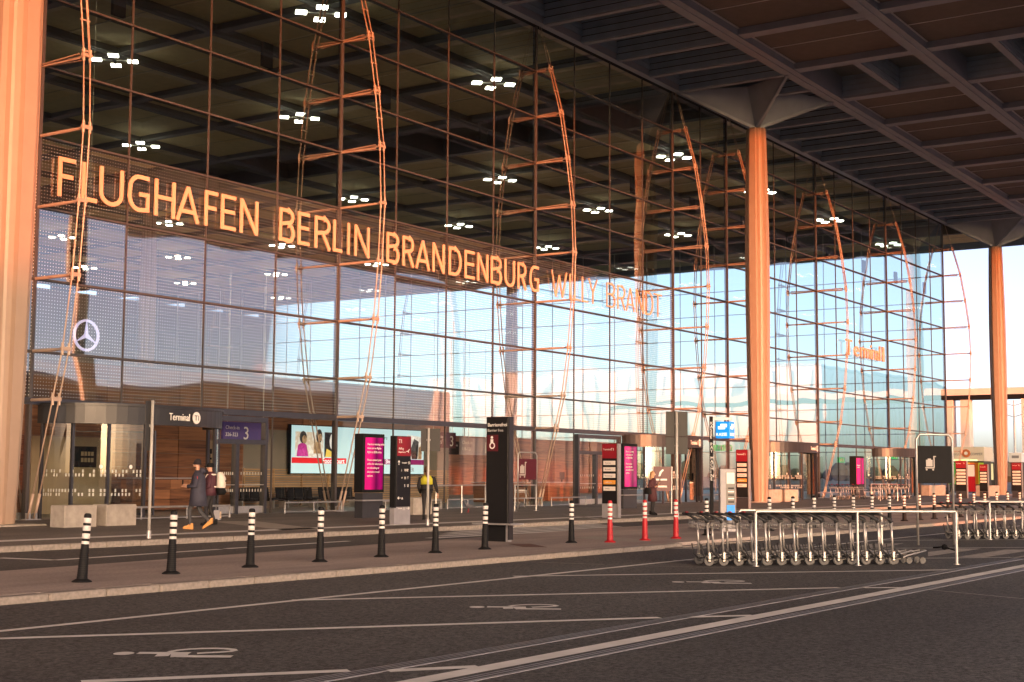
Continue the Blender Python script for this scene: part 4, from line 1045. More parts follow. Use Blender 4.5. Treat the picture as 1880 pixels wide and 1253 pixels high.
# ---------------------------------------------------------------- pay machine and its mast
p = G(1307,976,0)
t = thing('pay_sign_mast', 'black mast lettered KASSE carrying a blue KASSE cube sign', 'sign', (p.x,p.y,0), YAW-R(90)); h = FX(1307,765,p.x).z
MB().box(-.05,.05,-.05,.05,0,h).build('mast', M_BLACK, t)
MB().box(.05,.62,-.04,.04,h-.11,h-.03).build('arm', M_STEELP, t)
for i, ch in enumerate('KASSE PAY MACHINE'):
    if ch != ' ': text(ch, .13, M_WHITE, t, (-.04,-.056,h-.25-i*.105), depth=.004)
M_BLUE = mat('kasse_blue', (0.0,0.22,0.75), .4, emit=.13, ecol=(0.0,0.33,0.95)); M_BLUEW = mat('kasse_white', (0.9,0.92,0.95), .4, emit=.2, ecol=(0.9,0.95,1.0))
cb = MB().bevbox(-.225,.225,-.225,.225,0,.50,.02).build('cube_sign', M_BLUE, t); cb.location = (.42,0,h-.66); cb.rotation_euler = (0,0,R(-28))
MB().tube([(.42,0,h-.16),(.42,0,h-.09)], .025, 6).build('hanger', M_BLACK, t)
for ang in (0, 90):
    M_ = Matrix.Rotation(R(ang),4,'Z')
    g = MB(); g.box(-.14,.08,-.232,-.226,.27,.36, M=M_); g.box(-.06,.14,-.236,-.231,.33,.43, M=M_); g.build('card_icon', M_BLUEW, cb)
    text('KASSE', .13, M_BLUEW, cb, (M_ @ Vector((-.205,-.234,.07))), R(ang))
p = G(1322,976,0)
t = thing('pay_machine', 'grey parking pay machine with blue panel beside the lettered mast', 'pay machine', (p.x+.2,p.y-.15,0), YAW-R(90)); h = FX(1322,861,p.x).z
MB().bevbox(-.24,.24,-.16,.16,0,h,.02).build('cabinet', M_PLGREY, t); MB().box(-.06,.22,-.172,-.161,h*.16,h*.95).build('front_panel', mat('machine_panel',(0.16,0.155,0.15),.4,.3), t)
MB().box(-.04,.20,-.18,-.173,h*.76,h*.94).build('display', M_WHITE, t); MB().box(-.04,.20,-.18,-.173,h*.18,h*.42).build('blue_panel', M_BLUE, t)
for k in range(5): MB().box(.0,.18,-.18,-.173,h*(.46+.055*k),h*(.48+.055*k)).build('slot', M_WHITE if k % 2 else M_BLACK, t)
# ---------------------------------------------------------------- concrete blocks
def block(lab, px, py, s=(1.25,.75,.62), rz=R(18)):
    p = G(px,py,ZP); t = MB().bevbox(-s[0]/2,s[0]/2,-s[1]/2,s[1]/2,0,s[2],.025).build('concrete_block', M_CONC); t.location = (p.x,p.y+.2,ZP); t.rotation_euler = (0,0,rz)
    t['label'] = lab; t['category'] = 'concrete block'; t['group'] = 'concrete blocks before the doors'
block('rough concrete block nearest the left column', 143, 968, (1.15,.64,.62), 0); block('rough concrete block left of the slim sign post', 218, 965, (1.15,.64,.62), 0)
block('concrete block behind the uniformed guard', 772, 945, (1.2,.64,.66), 0); block('small concrete block behind the pay machine', 1345, 923, (1.2,.64,.7), 0)
block('concrete block right of the middle column', 1425, 921, (2.6,.9,.75), R(-6)); block('another concrete block beside the one right of the middle column', 1452, 921, (1.0,.9,.75), R(-35))
block('long concrete block before the far revolving door', 1716, 910, (3.4,1.0,.9), R(-6)); block('concrete block beside the foot of the right column', 1818, 911, (2.8,1.0,.9), R(-6))
# ---------------------------------------------------------------- low guard rails along the glass
RR = 0
for a, b, lab in ((42.2,45.6,'low steel guard rail below the waiting seats'),(46.5,52.5,'low steel guard rail behind the magenta totem'),(53.0,61.0,'low steel guard rail behind the guard'),(61.9,65.3,'low steel guard rail left of the lit swing door'),(79.0,84.0,'low steel guard rail beside the middle column'),(85.0,88.3,'low steel guard rail behind the middle column'),(97.0,110.8,'low steel guard rail right of the middle column'),(30.9,37.0,'low steel guard rail behind the left concrete blocks')):
    t = thing('guard_rail', lab, 'rail', (a, FYP-.75 if a > 38 else 36.6, ZP), 0, 'low guard rails along the glass'); L_ = b-a
    MB().tube([(0,0,0),(0,0,.42),(L_,0,.42),(L_,0,0)], .035, 6).build('frame', M_STEEL, t); MB().tube([(.03,0,.06),(L_-.03,0,.06)], .025, 6).build('lower_bar', M_STEEL, t)
    for k in range(1, max(2,int(L_/1.6))): MB().tube([(k*L_/max(2,int(L_/1.6)),0,0),(k*L_/max(2,int(L_/1.6)),0,.42)], .025, 6).build('upright', M_STEEL, t)
def fence(lab, a, b, hh=1.12, n=3):
    a = Vector(a[:2]); b = Vector(b[:2]); L_ = (b-a).length
    t = thing('railing', lab, 'railing', (a.x,a.y,ZP), math.atan2(b.y-a.y,b.x-a.x), 'waist high railings')
    MB().tube([(0,0,0),(0,0,hh),(L_,0,hh),(L_,0,0)], .032, 8).build('frame', M_STEEL, t)
    for k in range(1, n): MB().tube([(k*L_/n,0,0),(k*L_/n,0,hh)], .025, 6).build('post', M_STEEL, t)
    for q in (.0,L_): MB().box(q-.09,q+.09,-.09,.09,0,.012).build('foot_plate', M_STEEL, t)
fence('waist high railing between the guard and the black stele', G(748,948,ZP), G(891,939,ZP)); fence('waist high railing right of the black stele', G(945,939,ZP), G(984,938,ZP), n=1)
fence('waist high railing by the trolleys at the far door', G(1600,921,ZP), G(1648,920,ZP), n=3)
# white box light on the pavement by the left door
p = G(399,955,ZP); t = thing('ground_light', 'small white ground light box by the left doors', 'light', (p.x,p.y,ZP), R(30)); MB().bevbox(-.12,.12,-.1,.1,0,.33,.01).build('case', M_PLGREY, t); MB().box(-.08,.08,-.11,-.101,.06,.28).build('lens', mat('lens_warm',(0.9,0.7,0.5),.3), t)
# other pictogram boards by the doors
def frame_board(lab, px, py, pyt, w_, bh, m_, draw, z=ZP, rz=0.0, faceX=False):
    p = G(px,py,z); t = thing('pictogram_board', lab, 'sign board', (p.x,p.y,z), rz); h = FY(px,pyt,p.y).z-z if not faceX else FX(px,pyt,p.x).z-z
    MB().tube([(-w_/2-.04,0,0),(-w_/2-.04,0,h-.12),(-w_/2+.06,0,h),(w_/2-.06,0,h),(w_/2+.04,0,h-.12),(w_/2+.04,0,0)], .033, 8).build('frame', M_STEEL, t, smooth=True)
    MB().box(-w_/2,w_/2,-.02,.02,h-.30-bh,h-.30).build('board', m_, t)
    draw(t, h-.30-bh/2); return t
M_ICON = mat('icon_grey', (0.42,0.38,0.35), .6)
def trolley_icon(t, cz, s=1.0, x=-.1):
    g = lambda pts, nm='icon': MB().prism([(x+a*s, cz+b*s) for a, b in pts], -.032,-.022).build(nm, M_ICON, t)
    g([(-.22,-.16),(.08,-.16),(.08,.12),(-.22,.12)], 'suitcase_icon'); g([(-.14,.12),(.0,.12),(.0,.17),(-.14,.17)], 'suitcase_handle_icon'); g([(-.26,-.24),(.16,-.24),(.16,-.19),(-.26,-.19)], 'trolley_icon'); g([(.12,-.19),(.17,-.19),(.17,.24),(.24,.24),(.24,.28),(.12,.28)], 'trolley_handle_icon')
    for q in (-.2,.1): MB().prism([(x+(q+.04*math.cos(R(k*45)))*s, cz+(-.29+.04*math.sin(R(k*45)))*s) for k in range(8)], -.032,-.022).build('wheel_icon', M_ICON, t)
frame_board('black board with a luggage trolley pictogram in a steel frame behind the near rack', 1719, 1001, 798, .95, .98, M_BLACK, lambda t, cz: trolley_icon(t, cz+.05, .62, -.12), ZR, R(-44)+R(0), True)
frame_board('maroon board with a trolley pictogram behind the black stele', 968, 935, 831, 1.5, .95, M_MAROON, lambda t, cz: trolley_icon(t, cz, 1.2, -.4))
def smoke_icon(t, cz):
    MB().box(-.28,.20,-.032,-.022,cz-.12,cz-.05).build('cigarette_icon', M_WHITE, t); MB().prism([(-.18,cz+.05),(-.10,cz+.05),(-.04,cz+.2),(.06,cz+.3),(0,cz+.34),(-.12,cz+.24)], -.032,-.022).build('smoke_icon', M_WHITE, t)
p = G(1214,944,ZP); t = thing('smoking_board', 'maroon board with cigarette pictogram on a post beside the woman', 'sign board', (p.x+.1,p.y,ZP), R(-40)); h = FY(1214,857,p.y).z-ZP
MB().tube([(.40,0,0),(.42,0,h)], .03, 8).build('post', M_STEEL, t); MB().tube([(-.42,0,.6),(-.42,0,h)], .03, 8).build('post', M_STEEL, t); MB().box(-.4,.4,-.02,.02,h-1.0,h).build('board', M_MAROON, t); smoke_icon(t, h-.45)
MB().box(-.2,.2,-.03,-.022,h-.85,h-.78).build('notice_line', M_PINKW, t)
# ---------------------------------------------------------------- luggage trolleys (forward is local +X)
M_TRDARK = mat('trolley_plastic', (0.022,0.022,0.024), .6, var=.15, vscale=10); M_TYRE = mat('trolley_tyre', (0.10,0.098,0.095), .6, var=.1, vscale=10); M_TRST = mat('trolley_tube', (0.50,0.48,0.46), .38, .6, var=.08, vscale=10)
RotY = Matrix.Rotation(R(90),4,'X')
whl = MB().lathe([(.045,-.016),(.092,-.022),(.105,-.012),(.105,.012),(.092,.022),(.045,.016)], n=20, M=RotY).mesh('wheel', M_TYRE)
hub = MB().lathe([(.05,-.019),(.05,.019)], n=12, M=RotY).mesh('hub', M_TRDARK)
cst = MB().lathe([(.03,-.014),(.066,-.018),(.072,0),(.066,.018),(.03,.014)], n=16, M=RotY).mesh('caster', M_TYRE)
post_t = MB().tube([(.0,0,.22),(-.015,0,.55),(-.03,0,.85)], .023, 8).mesh('post', M_TRST, True)
guard = MB().bevbox(-.024,.024,-.014,.014,.09,.27,.006).mesh('wheel_cover', M_TRST)
plat = MB()
for s_ in (-1,1):
    plat.tube([(.0,s_*.28,.12),(.16,s_*.26,.12),(.36,s_*.20,.18),(.80,s_*.12,.27)], .017, 6)
plat.tube([(.80,-.12,.27),(.83,0,.275),(.80,.12,.27)], .017, 6); plat.tube([(.36,-.20,.18),(.36,.20,.18)], .014, 6); plat.tube([(.58,-.16,.225),(.58,.16,.225)], .014, 6)
plat_me = plat.mesh('platform_frame', M_TRST, True)
brace = MB()
brace.tube([(-.02,0,.47),(.06,0,.30),(.20,-.02,.14)], .020, 6); brace.tube([(.20,-.02,.14),(-.02,-.04,.13),(-.13,-.06,.22),(-.17,-.06,.42)], .014, 6)
brace_me = brace.mesh('brace', M_TRDARK, True)
bsk = MB()
for zz in (.72,.79,.86): bsk.tube([(-.02,-.27,zz),(-.22,-.24,zz+.02),(-.22,.24,zz+.02),(-.02,.27,zz)], .007, 5, closed=True)
for k in range(9):
    y_ = -.24+.06*k; bsk.tube([(-.22,y_,.88),(-.22,y_,.74),(-.02,y_*1.1,.72)], .005, 4)
for k in range(4):
    for s_ in (-1,1): x_ = -.04-.05*k; bsk.tube([(x_,s_*.265,.72),(x_,s_*.265,.87)], .005, 4)
bsk_me = bsk.mesh('wire_basket', M_TRST, True)
bar_me = MB().box(-.01,.0,-.28,.28,.80,.835).mesh('label_strip', M_BWHITE)
hnd = MB()
for s_ in (-1,1): hnd.tube([(-.03,s_*.28,.84),(-.06,s_*.285,.90),(-.16,s_*.29,.95),(-.27,s_*.28,1.0),(-.34,s_*.25,1.01)], [.034,.030,.022,.024,.028], 8)
hnd.tube([(-.34,-.26,1.01),(-.36,0,1.015),(-.34,.26,1.01)], .026, 8)
hnd_me = hnd.mesh('handle', M_TRDARK, True)
grip_me = MB().tube([(-.355,-.06,1.04),(-.355,.06,1.04)], .018, 6).mesh('brake_lever', M_BRED)
def make_trolley(loc, rz, lab, group):
    t = thing('luggage_trolley', lab, 'luggage trolley', loc, rz, group)
    for s_ in (-1,1):
        w_ = put(whl, 'wheel', t, (0,s_*.28,.105)); put(hub, 'hub', w_)
        put(post_t, 'post', t, (0,s_*.28,0)); put(guard, 'wheel_cover', t, (0,s_*.315,0))
    for s_ in (-1,1): put(cst, 'caster', t, (.72,s_*.13,.072))
    put(plat_me, 'platform_frame', t); [put(brace_me, 'brace', t, (0,s_*.28,0)) for s_ in (-1,1)]; b = put(bsk_me, 'wire_basket', t); put(bar_me, 'label_strip', b); h = put(hnd_me, 'handle', t); put(grip_me, 'brake_lever', h)
    return t
def trolley_row(p0, dirv, n, pitch, z, labf, group):
    first = None; d_ = Vector(dirv).normalized(); rz = math.atan2(d_.y, d_.x)
    for k in range(n):
        q = Vector(p0[:2])+d_*pitch*k
        if first is None: first = o = make_trolley((q.x,q.y,z), rz, labf(k), group)
        else: o = copy_tree(first); o.location = (q.x,q.y,z); o['label'] = labf(k)
        o.rotation_euler.z = rz+random.gauss(0,.012); o.location.x += random.gauss(0,.012)
DV = Vector((.719,-.695)); LV = Vector((.695,.719))
def rack(p1, lab, n, length=4.32, second=True):
    t = thing('trolley_rack', lab, 'trolley rack', (p1[0],p1[1],ZR), math.atan2(DV.y,DV.x), 'trolley racks')
    for y_, length in ((0,length),(.86,length*.72)):
        f = MB().tube([(0,y_,0),(0,y_,1.04),(.02,y_,1.07),(length-.02,y_,1.07),(length,y_,1.04),(length,y_,0)], .030, 8)
        f.build('rail', M_STEEL, t, smooth=False)
        MB().tube([(length*.5,y_,0),(length*.5,y_,1.05)], .026, 8).build('post', M_STEEL, t)
        for q in (0,length*.5,length): MB().lathe([(.07,0),(.07,.012)], (q,y_,0), 12).build('foot_plate', M_STEEL, t)
    return t
A1 = Vector(pl(1388,1040)); rackA = rack(A1, 'steel hoop rack around the near row of trolleys', 14)
tA = A1+LV*.43-DV*.92
trolley_row(tA, DV, 14, .302, ZR, lambda k: f'{ORD[k]} luggage trolley from the left in the near rack', 'luggage trolleys in the near rack')
B1 = Vector(pl(1818,991)); rackB = rack(B1, 'steel hoop rack at the right edge of the picture', 8)
trolley_row(B1+LV*.43-DV*.92, DV, 8, .302, ZR, lambda k: f'{ORD[k]} luggage trolley from the left in the rack at the right edge', 'luggage trolleys in the far rack')
p = G(1606,918,ZP); trolley_row(p, (1,-.1), 9, .62, ZP, lambda k: f'{ORD[k]} trolley from the left in the sunlit row by the far door', 'sunlit luggage trolleys by the far door')
p = G(1532,918,ZP); trolley_row(p, (1,-.1), 6, .8, ZP, lambda k: f'{ORD[k]} trolley from the left in the row right of the middle column', 'luggage trolleys right of the middle column')
p = G(955,933,ZP); make_trolley((p.x,p.y,ZP), R(200), 'single luggage trolley behind the railing right of the black stele', None)
# coin chain between the last trolley and the rack
c0 = A1+DV*(4.32-.02)+LV*.86; t = thing('trolley_tether', 'black tether with a ball at the end of the near rack', 'tether', (c0.x,c0.y,ZR), math.atan2(DV.y,DV.x)); 
MB().tube([(-.02,0,.30),(.0,-.4,.33),(.02,-.83,.28)], .016, 6).build('strap', M_BLACK, t); MB().lathe([(.01,-.06),(.05,-.04),(.065,0),(.05,.04),(.01,.06)], (0,-.42,.33), 12).build('ball', M_BLACK, t)
# ---------------------------------------------------------------- structures beyond the end of the roof
M_PORTAL = mat('portal_stone', (0.80,0.66,0.58), .6, var=.06, vscale=1)
PX = 175.0
t = thing('portal_frame', 'tall square portal frame beyond the right column catching the last sun', 'colonnade', (PX, 40.0, ZP))
a_, b_ = FX(1737,717,PX), FX(1737,729,PX)
MB().box(-.8,.8,-60,a_.y-40+.4,b_.z,a_.z).build('lintel', M_PORTAL, t)
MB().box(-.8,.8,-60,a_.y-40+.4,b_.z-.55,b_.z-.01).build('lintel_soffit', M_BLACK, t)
for (pa, pb) in ((1739,1752),(1767,1783),(1879,1893)):
    ya, yb = FX(pa,800,PX).y-40, FX(pb,800,PX).y-40
    MB().box(-.7,.9,yb,ya,0,b_.z-.56).build('pillar', M_PORTAL, t)
def mast(lab, x, y, h, arms=2):
    t = thing('light_mast', lab, 'light mast', (x,y,-.2)); MB().tube([(0,0,0),(0,0,h)], [.22,.10], 10).build('pole', M_STEELP, t)
    for s_ in (-1,1):
        for q in range(arms):
            ar = MB().tube([(0,0,h-.8-1.6*q),(0,s_*1.6,h-.3-1.6*q),(0,s_*1.9,h-1.0-1.6*q)], .06, 6).build('arm', M_STEELP, t); MB().box(-.25,.25,s_*1.9-.6,s_*1.9+.6,h-1.2-1.6*q,h-1.02-1.6*q).build('lamp_head', M_STEELP, ar)
p = FX(1861,735,210.0); mast('tall light mast standing right of the right column', 210.0, p.y, p.z+.2)
mast('light mast across the road mirrored in the glass left of the stele', 150.0, -25.0, 13.0); mast('light mast across the road mirrored in the glass right of the stele', 178.0, -26.0, 16.0)
# coffee kiosk with lit fascia
KX = 160.0
y0, y1 = FX(1742,830,KX).y, FX(1805,830,KX).y
t = thing('coffee_kiosk', 'coffee kiosk with cream fascia and round orange badge beyond the right column', 'kiosk', (KX, (y0+y1)/2, ZP), FACE_X); hw = (y0-y1)/2
zt, zb = FX(1770,821,KX).z-ZP, FX(1770,847,KX).z-ZP
MB().box(-hw,hw,0,3.0,0,zb).build('kiosk_body', mat('kiosk_dark',(0.06,0.055,0.05),.6,var=.2,vscale=2), t)
M_KF = mat('kiosk_fascia',(0.55,0.47,0.38),.6,emit=.03,ecol=(1,.8,.5))
MB().box(-hw-.2,hw+.2,-.4,3.2,zb,zt).build('fascia', M_KF, t)
text('LAGORBE', .42, M_GREYT, t, (-hw*.72,-.45,zb+.62), font_w=.8); text('COMPER', .42, M_GREYT, t, (hw*.32,-.45,zb+.62), font_w=.8)
bd = MB().lathe([(.46,0),(.46,.08)], n=24, M=Matrix.Rotation(R(90),4,'X')).build('badge', mat('badge_orange',(0.55,0.16,0.05),.5), t); bd.location = (hw*.08,-.41,zb+.85)
MB().lathe([(.2,0),(.2,.1)], n=16, M=Matrix.Rotation(R(90),4,'X')).build('badge_centre', M_WHITE, bd)
M_WARM = mat('kiosk_glow',(1,.75,.3),.5,emit=.5,ecol=(1,.72,.3))
for q in (-.5,.0,.5): MB().box(hw*q-.4,hw*q+.4,-.5,-.41,zb+.02,zb+.14).build('downlight', M_WARM, t)
for (x_,m_) in ((-hw*.85,mat('poster_green',(0.10,0.35,0.08),.5,emit=.04)),(-hw*.05,mat('poster_yellow',(0.9,0.55,0.05),.5,emit=.08)),(hw*.45,mat('poster_orange',(0.8,0.2,0.03),.5,emit=.06)),(hw*.75,mat('poster_lime',(0.3,0.5,0.05),.5,emit=.05))):
    MB().box(x_-.5,x_+.5,-.06,-.01,zb*.25,zb*.95).build('poster', m_, t)
for (pa,pb,lab) in ((1806,1826,'white fascia kiosk left of the right column'),(1855,1875,'white fascia kiosk right of the right column')):
    y0, y1 = FX(pa,840,KX+8).y, FX(pb,840,KX+8).y; hw = (y0-y1)/2
    t = thing('snack_kiosk', lab, 'kiosk', (KX+8,(y0+y1)/2,ZP), FACE_X, 'kiosks beyond the roof')
    zt, zb = FX(1815,832,KX+8).z-ZP, FX(1815,849,KX+8).z-ZP
    MB().box(-hw,hw,0,3,0,zb).build('kiosk_body', MAT['kiosk_dark'], t); MB().box(-hw-.1,hw+.1,-.3,3.1,zb,zt).build('fascia', M_WHITE, t); MB().box(-hw*.6,hw*.7,-.34,-.31,zb+.45,zb+.75).build('fascia_print', M_GREYT, t)
    MB().box(-hw*.7,hw*.7,-.05,-.01,zb*.4,zb*.95).build('lit_menu', mat('menu_glow',(0.8,0.75,0.4),.5,emit=.1,ecol=(.9,.85,.5)), t)
p = G(1791,912,ZP)
t = thing('advertising_flag', 'red and white advertising flag before the coffee kiosk', 'flag', (KX-8, FX(1783,900,KX-8).y, ZP), FACE_X); MB().box(-.45,.45,-.03,.03,.1,3.0).build('red_banner', M_BRED, t); MB().box(-.35,.4,-.04,-.031,1.7,2.9).build('white_print', M_WHITE, t)
# far tree line and low sheds on the horizon
M_FARTREE = mat('far_trees', (0.055,0.06,0.045), .9, var=.4, vscale=.15)
tl_ = MB()
for k in range(260):
    x_ = 700+random.uniform(-60,60); y_ = -300+k*4.0+random.uniform(-3,3); r_ = random.uniform(3,6.5)
    tl_.lathe([(r_*.3,0),(r_,r_*.5),(r_*.9,r_),(r_*.35,r_*1.6)], (x_,y_,-.2), 7)
tl_.build('tree_line', M_FARTREE, label='low dark tree line on the far horizon', cat='woodland', kind='stuff')
# ================================================================== people and the pigeon
M_NAVY = mat('coat_navy', (0.040,0.040,0.062), .75, var=.2, vscale=9, bump=.3, bscale=25); M_JEAN = mat('dark_jeans', (0.055,0.055,0.06), .8, var=.2, vscale=14)
M_TAN = mat('tan_boot', (0.60,0.28,0.08), .7, var=.1, vscale=12); M_KNIT = mat('black_knit', (0.02,0.015,0.018), .9, var=.3, vscale=30, bump=.3, bscale=60)
M_PLUM = mat('plum_jacket', (0.075,0.022,0.035), .7, var=.2, vscale=10); M_TROU = mat('black_trousers', (0.020,0.018,0.020), .8, var=.2, vscale=12)
M_PACK = mat('white_rucksack', (0.72,0.66,0.58), .7, var=.06, vscale=8); M_HIVIS = mat('hi_vis_yellow', (0.50,0.47,0.03), .6, var=.06, vscale=8)
M_HAIRB = mat('brown_hair', (0.10,0.05,0.025), .6, var=.2, vscale=30); M_BLOND = mat('blond_hair', (0.62,0.33,0.17), .55, var=.15, vscale=30); M_WINE = mat('wine_coat', (0.070,0.018,0.022), .75, var=.2, vscale=10, bump=.3, bscale=25)
def skin_body(joints, edges, name, mats, parent, mat_of):
    """one continuous surface grown round the skeleton"""
    keys = list(joints); idx = {k: i for i, k in enumerate(keys)}
    me = bpy.data.meshes.new(name); me.from_pydata([joints[k][0] for k in keys], [(idx[a], idx[b]) for a, b in edges], [])
    o = bpy.data.objects.new(name, me); COL.objects.link(o)
    o.modifiers.new('skin', 'SKIN'); sv = me.skin_vertices[0].data if me.skin_vertices else None
    if sv is None: return None
    for k in keys:
        r = joints[k][1]; sv[idx[k]].radius = r if isinstance(r, tuple) else (r, r)
        sv[idx[k]].use_root = (k == 'pelvis')
    s_ = o.modifiers.new('sub', 'SUBSURF'); s_.levels = 2; s_.render_levels = 2
    dg = bpy.context.evaluated_depsgraph_get(); dg.update()
    res = bpy.data.meshes.new_from_object(o.evaluated_get(dg)); bpy.data.objects.remove(o); bpy.data.meshes.remove(me)
    res.name = name; res.materials.clear()
    for m_ in mats: res.materials.append(m_)
    for pgn in res.polygons: pgn.material_index = mat_of(pgn.center); pgn.use_smooth = True
    return put(res, name, parent)
def person(lab, loc, rz, H, legs, arms, head_tilt, mats, mat_of, name='person'):
    """local +X is forward, +Y left; legs: (knee, ankle, toe) offsets per side; arms: (elbow, wrist) per side"""
    t = thing(name, lab, 'person', loc, rz); k = H/1.75
    J = {'pelvis': ((0,0,.93), .125), 'waist': ((0,0,1.08), (.115,.15)), 'chest': ((.01,0,1.30), (.125,.17)), 'neck0': ((.0,0,1.46), .07), 'neck': ((.015,0,1.53), .052),
         'head0': ((.03+head_tilt*.3,0,1.585), .070), 'head1': ((.035+head_tilt*.7,0,1.66), .088), 'head2': ((.02+head_tilt,0,1.725), .070), 'nose': ((.118+head_tilt*.9,0,1.635), .018)}
    E_ = [('pelvis','waist'),('waist','chest'),('chest','neck0'),('neck0','neck'),('neck','head0'),('head0','head1'),('head1','head2'),('head1','nose')]
    for sd, y_ in (('l',1),('r',-1)):
        kn, an, toe = legs[sd]; el, wr, hd = arms[sd]
        J['hip'+sd] = ((0,y_*.09,.88), .095); J['kn'+sd] = (kn, .062); J['an'+sd] = (an, .042); J['toe'+sd] = (toe, .036)
        E_ += [('pelvis','hip'+sd),('hip'+sd,'kn'+sd),('kn'+sd,'an'+sd),('an'+sd,'toe'+sd)]
        J['sh'+sd] = ((0,y_*.19,1.41), .065); J['el'+sd] = (el, .046); J['wr'+sd] = (wr, .030); J['pm'+sd] = (hd, (.018,.034))
        E_ += [('chest','sh'+sd),('sh'+sd,'el'+sd),('el'+sd,'wr'+sd),('wr'+sd,'pm'+sd)]
        d_ = (Vector(hd)-Vector(wr)).normalized(); up = Vector((0,0,1)); sdv = d_.cross(up)
        sdv = sdv.normalized() if sdv.length > .1 else Vector((0,1,0))
        for q in range(4):
            o_ = Vector(hd)+sdv*(.027-.018*q); L_ = (.062,.075,.07,.055)[q]
            J[f'f{q}a{sd}'] = (tuple(o_+d_*L_*.6), .0085); J[f'f{q}b{sd}'] = (tuple(o_+d_*L_*1.05-up*.018), .0075)
            E_ += [('pm'+sd,f'f{q}a{sd}'),(f'f{q}a{sd}',f'f{q}b{sd}')]
        th = Vector(wr)+(Vector(hd)-Vector(wr))*.4+sdv*.045
        J['th'+sd] = (tuple(th+d_*.03), .009); E_ += [('pm'+sd,'th'+sd)]
    J = {a: (tuple(c*k for c in v[0]), (tuple(x*k for x in v[1]) if isinstance(v[1], tuple) else v[1]*k)) for a, v in J.items()}
    b = skin_body(J, E_, 'body', mats, t, lambda c: mat_of(c.x/k, c.y/k, c.z/k))
    hx = .03+head_tilt*.7
    for y_ in (-1,1):
        MB().lathe([(.002,-.012),(.010,-.006),(.012,0),(.010,.006),(.002,.012)], ((hx+.082)*k, y_*.032*k, 1.66*k), 8).build('eye', M_WHITE, b); MB().lathe([(.004,-.02),(.014,-.01),(.016,.01),(.006,.022)], (hx*k, y_*.092*k, 1.645*k), 8).build('ear', M_SKIN, b)
    MB().box((hx+.078)*k,(hx+.092)*k,-.024*k,.024*k,1.592*k,1.600*k).build('mouth', mat('lips',(0.35,0.12,0.10),.5), b)
    return t, k
def ring(cx, cyy, z, rx, ry, n=16, fold=0.0): return [(cx+(rx*(1+fold*math.sin(5*a)))*math.cos(a), cyy+(ry*(1+fold*math.sin(5*a+1)))*math.sin(a), z) for a in [2*math.pi*k/n for k in range(n)]]
def boot(parent, an, toe, m_, k, h=.16):
    a = Vector(an)*k; d_ = (Vector(toe)-Vector(an)); d_.z = 0; d_.normalize(); s_ = Vector((-d_.y,d_.x,0)); sl = (Vector(toe)*k-a); pitch = math.atan2(-(sl.z+.05*k), .2)
    R0 = []
    for f, w_, z0, z1 in ((-.075,.036,.0,.15),(-.03,.044,0,.16),(.03,.046,0,.13),(.09,.048,0,.09),(.15,.044,0,.075),(.185,.026,.005,.05)):
        c = a+d_*f*k; bz = a.z-.085*k+(-f*math.sin(pitch)*.55 if f > 0 else f*0)
        bz = a.z-.085*k+f*(toe[2]-an[2]+.05)/.16*k
        R0.append([tuple(c+s_*w_*k+Vector((0,0,bz-c.z+z0*k))), tuple(c+s_*w_*.8*k+Vector((0,0,bz-c.z+z1*k))), tuple(c-s_*w_*.8*k+Vector((0,0,bz-c.z+z1*k))), tuple(c-s_*w_*k+Vector((0,0,bz-c.z+z0*k)))])
    MB().loft(R0).build('boot', m_, parent, smooth=False)
def sleeve(parent, pts, rs, m_, nm='sleeve'): MB().tube(pts, rs, 10).build(nm, m_, parent, smooth=True)
# man in the long coat, walking left, looking at his phone
LEFT = math.atan2(.83,-.55)
p = G(362,973,ZP)
lg = {'l': ((.20,.09,.50),(.16,.09,.10),(.32,.09,.06)), 'r': ((-.02,-.09,.49),(-.30,-.09,.20),(-.20,-.09,.06))}
ar = {'l': ((.02,.27,1.12),(.26,.20,1.10),(.34,.17,1.11)), 'r': ((.04,-.27,1.12),(.28,-.12,1.14),(.36,-.08,1.15))}
t, k = person('man in long navy coat and tan boots looking at his phone', (p.x,p.y,ZP), LEFT, 1.88, lg, ar, .035, [M_JEAN,M_SKIN,M_NAVY], lambda x,y,z: 1 if z > 1.50 or (x > .24 and z > 1.0) else (2 if z > .95 else 0))
S_ = lambda v: tuple(c*k for c in v)
MB().loft([ring(-.02,0,.60*k,.24*k,.25*k,18,.05),ring(-.01,0,.80*k,.215*k,.235*k,18,.03),ring(0,0,1.0*k,.19*k,.215*k,18,.02),ring(0,0,1.2*k,.185*k,.22*k,18),ring(0,0,1.36*k,.165*k,.225*k,18),ring(0,0,1.45*k,.12*k,.16*k,18),ring(.01,0,1.52*k,.085*k,.09*k,18)]).build('coat', M_NAVY, t, smooth=True)
for sd in ('l','r'): sleeve(t, [S_((0,.2 if sd == 'l' else -.2,1.40)), S_(ar[sd][0]), S_(tuple(a+(b-a)*.85 for a,b in zip(ar[sd][0],ar[sd][1])))], [.085*k,.075*k,.055*k], M_NAVY); boot(t, lg[sd][1], lg[sd][2], M_TAN, k)
MB().loft([ring(-.10,0,1.44*k,.06*k,.12*k,12),ring(-.13,0,1.52*k,.09*k,.14*k,12),ring(-.09,0,1.58*k,.05*k,.11*k,12)]).build('hood', M_NAVY, t, smooth=True)
MB().loft([ring(.045,0,1.665*k,.108*k,.098*k,16),ring(.04,0,1.72*k,.105*k,.095*k,16),ring(.03,0,1.78*k,.085*k,.078*k,16),ring(.02,0,1.815*k,.035*k,.035*k,16)]).build('beanie', M_KNIT, t, smooth=True)
MB().loft([ring(.075,0,1.565*k,.06*k,.065*k,12),ring(.085,0,1.61*k,.062*k,.075*k,12)]).build('beard', M_HAIRB, t, smooth=True)
MB().bevbox(.41*k,.43*k,-.12*k,-.04*k,1.13*k,1.27*k,.004).build('phone', M_BLACK, t)
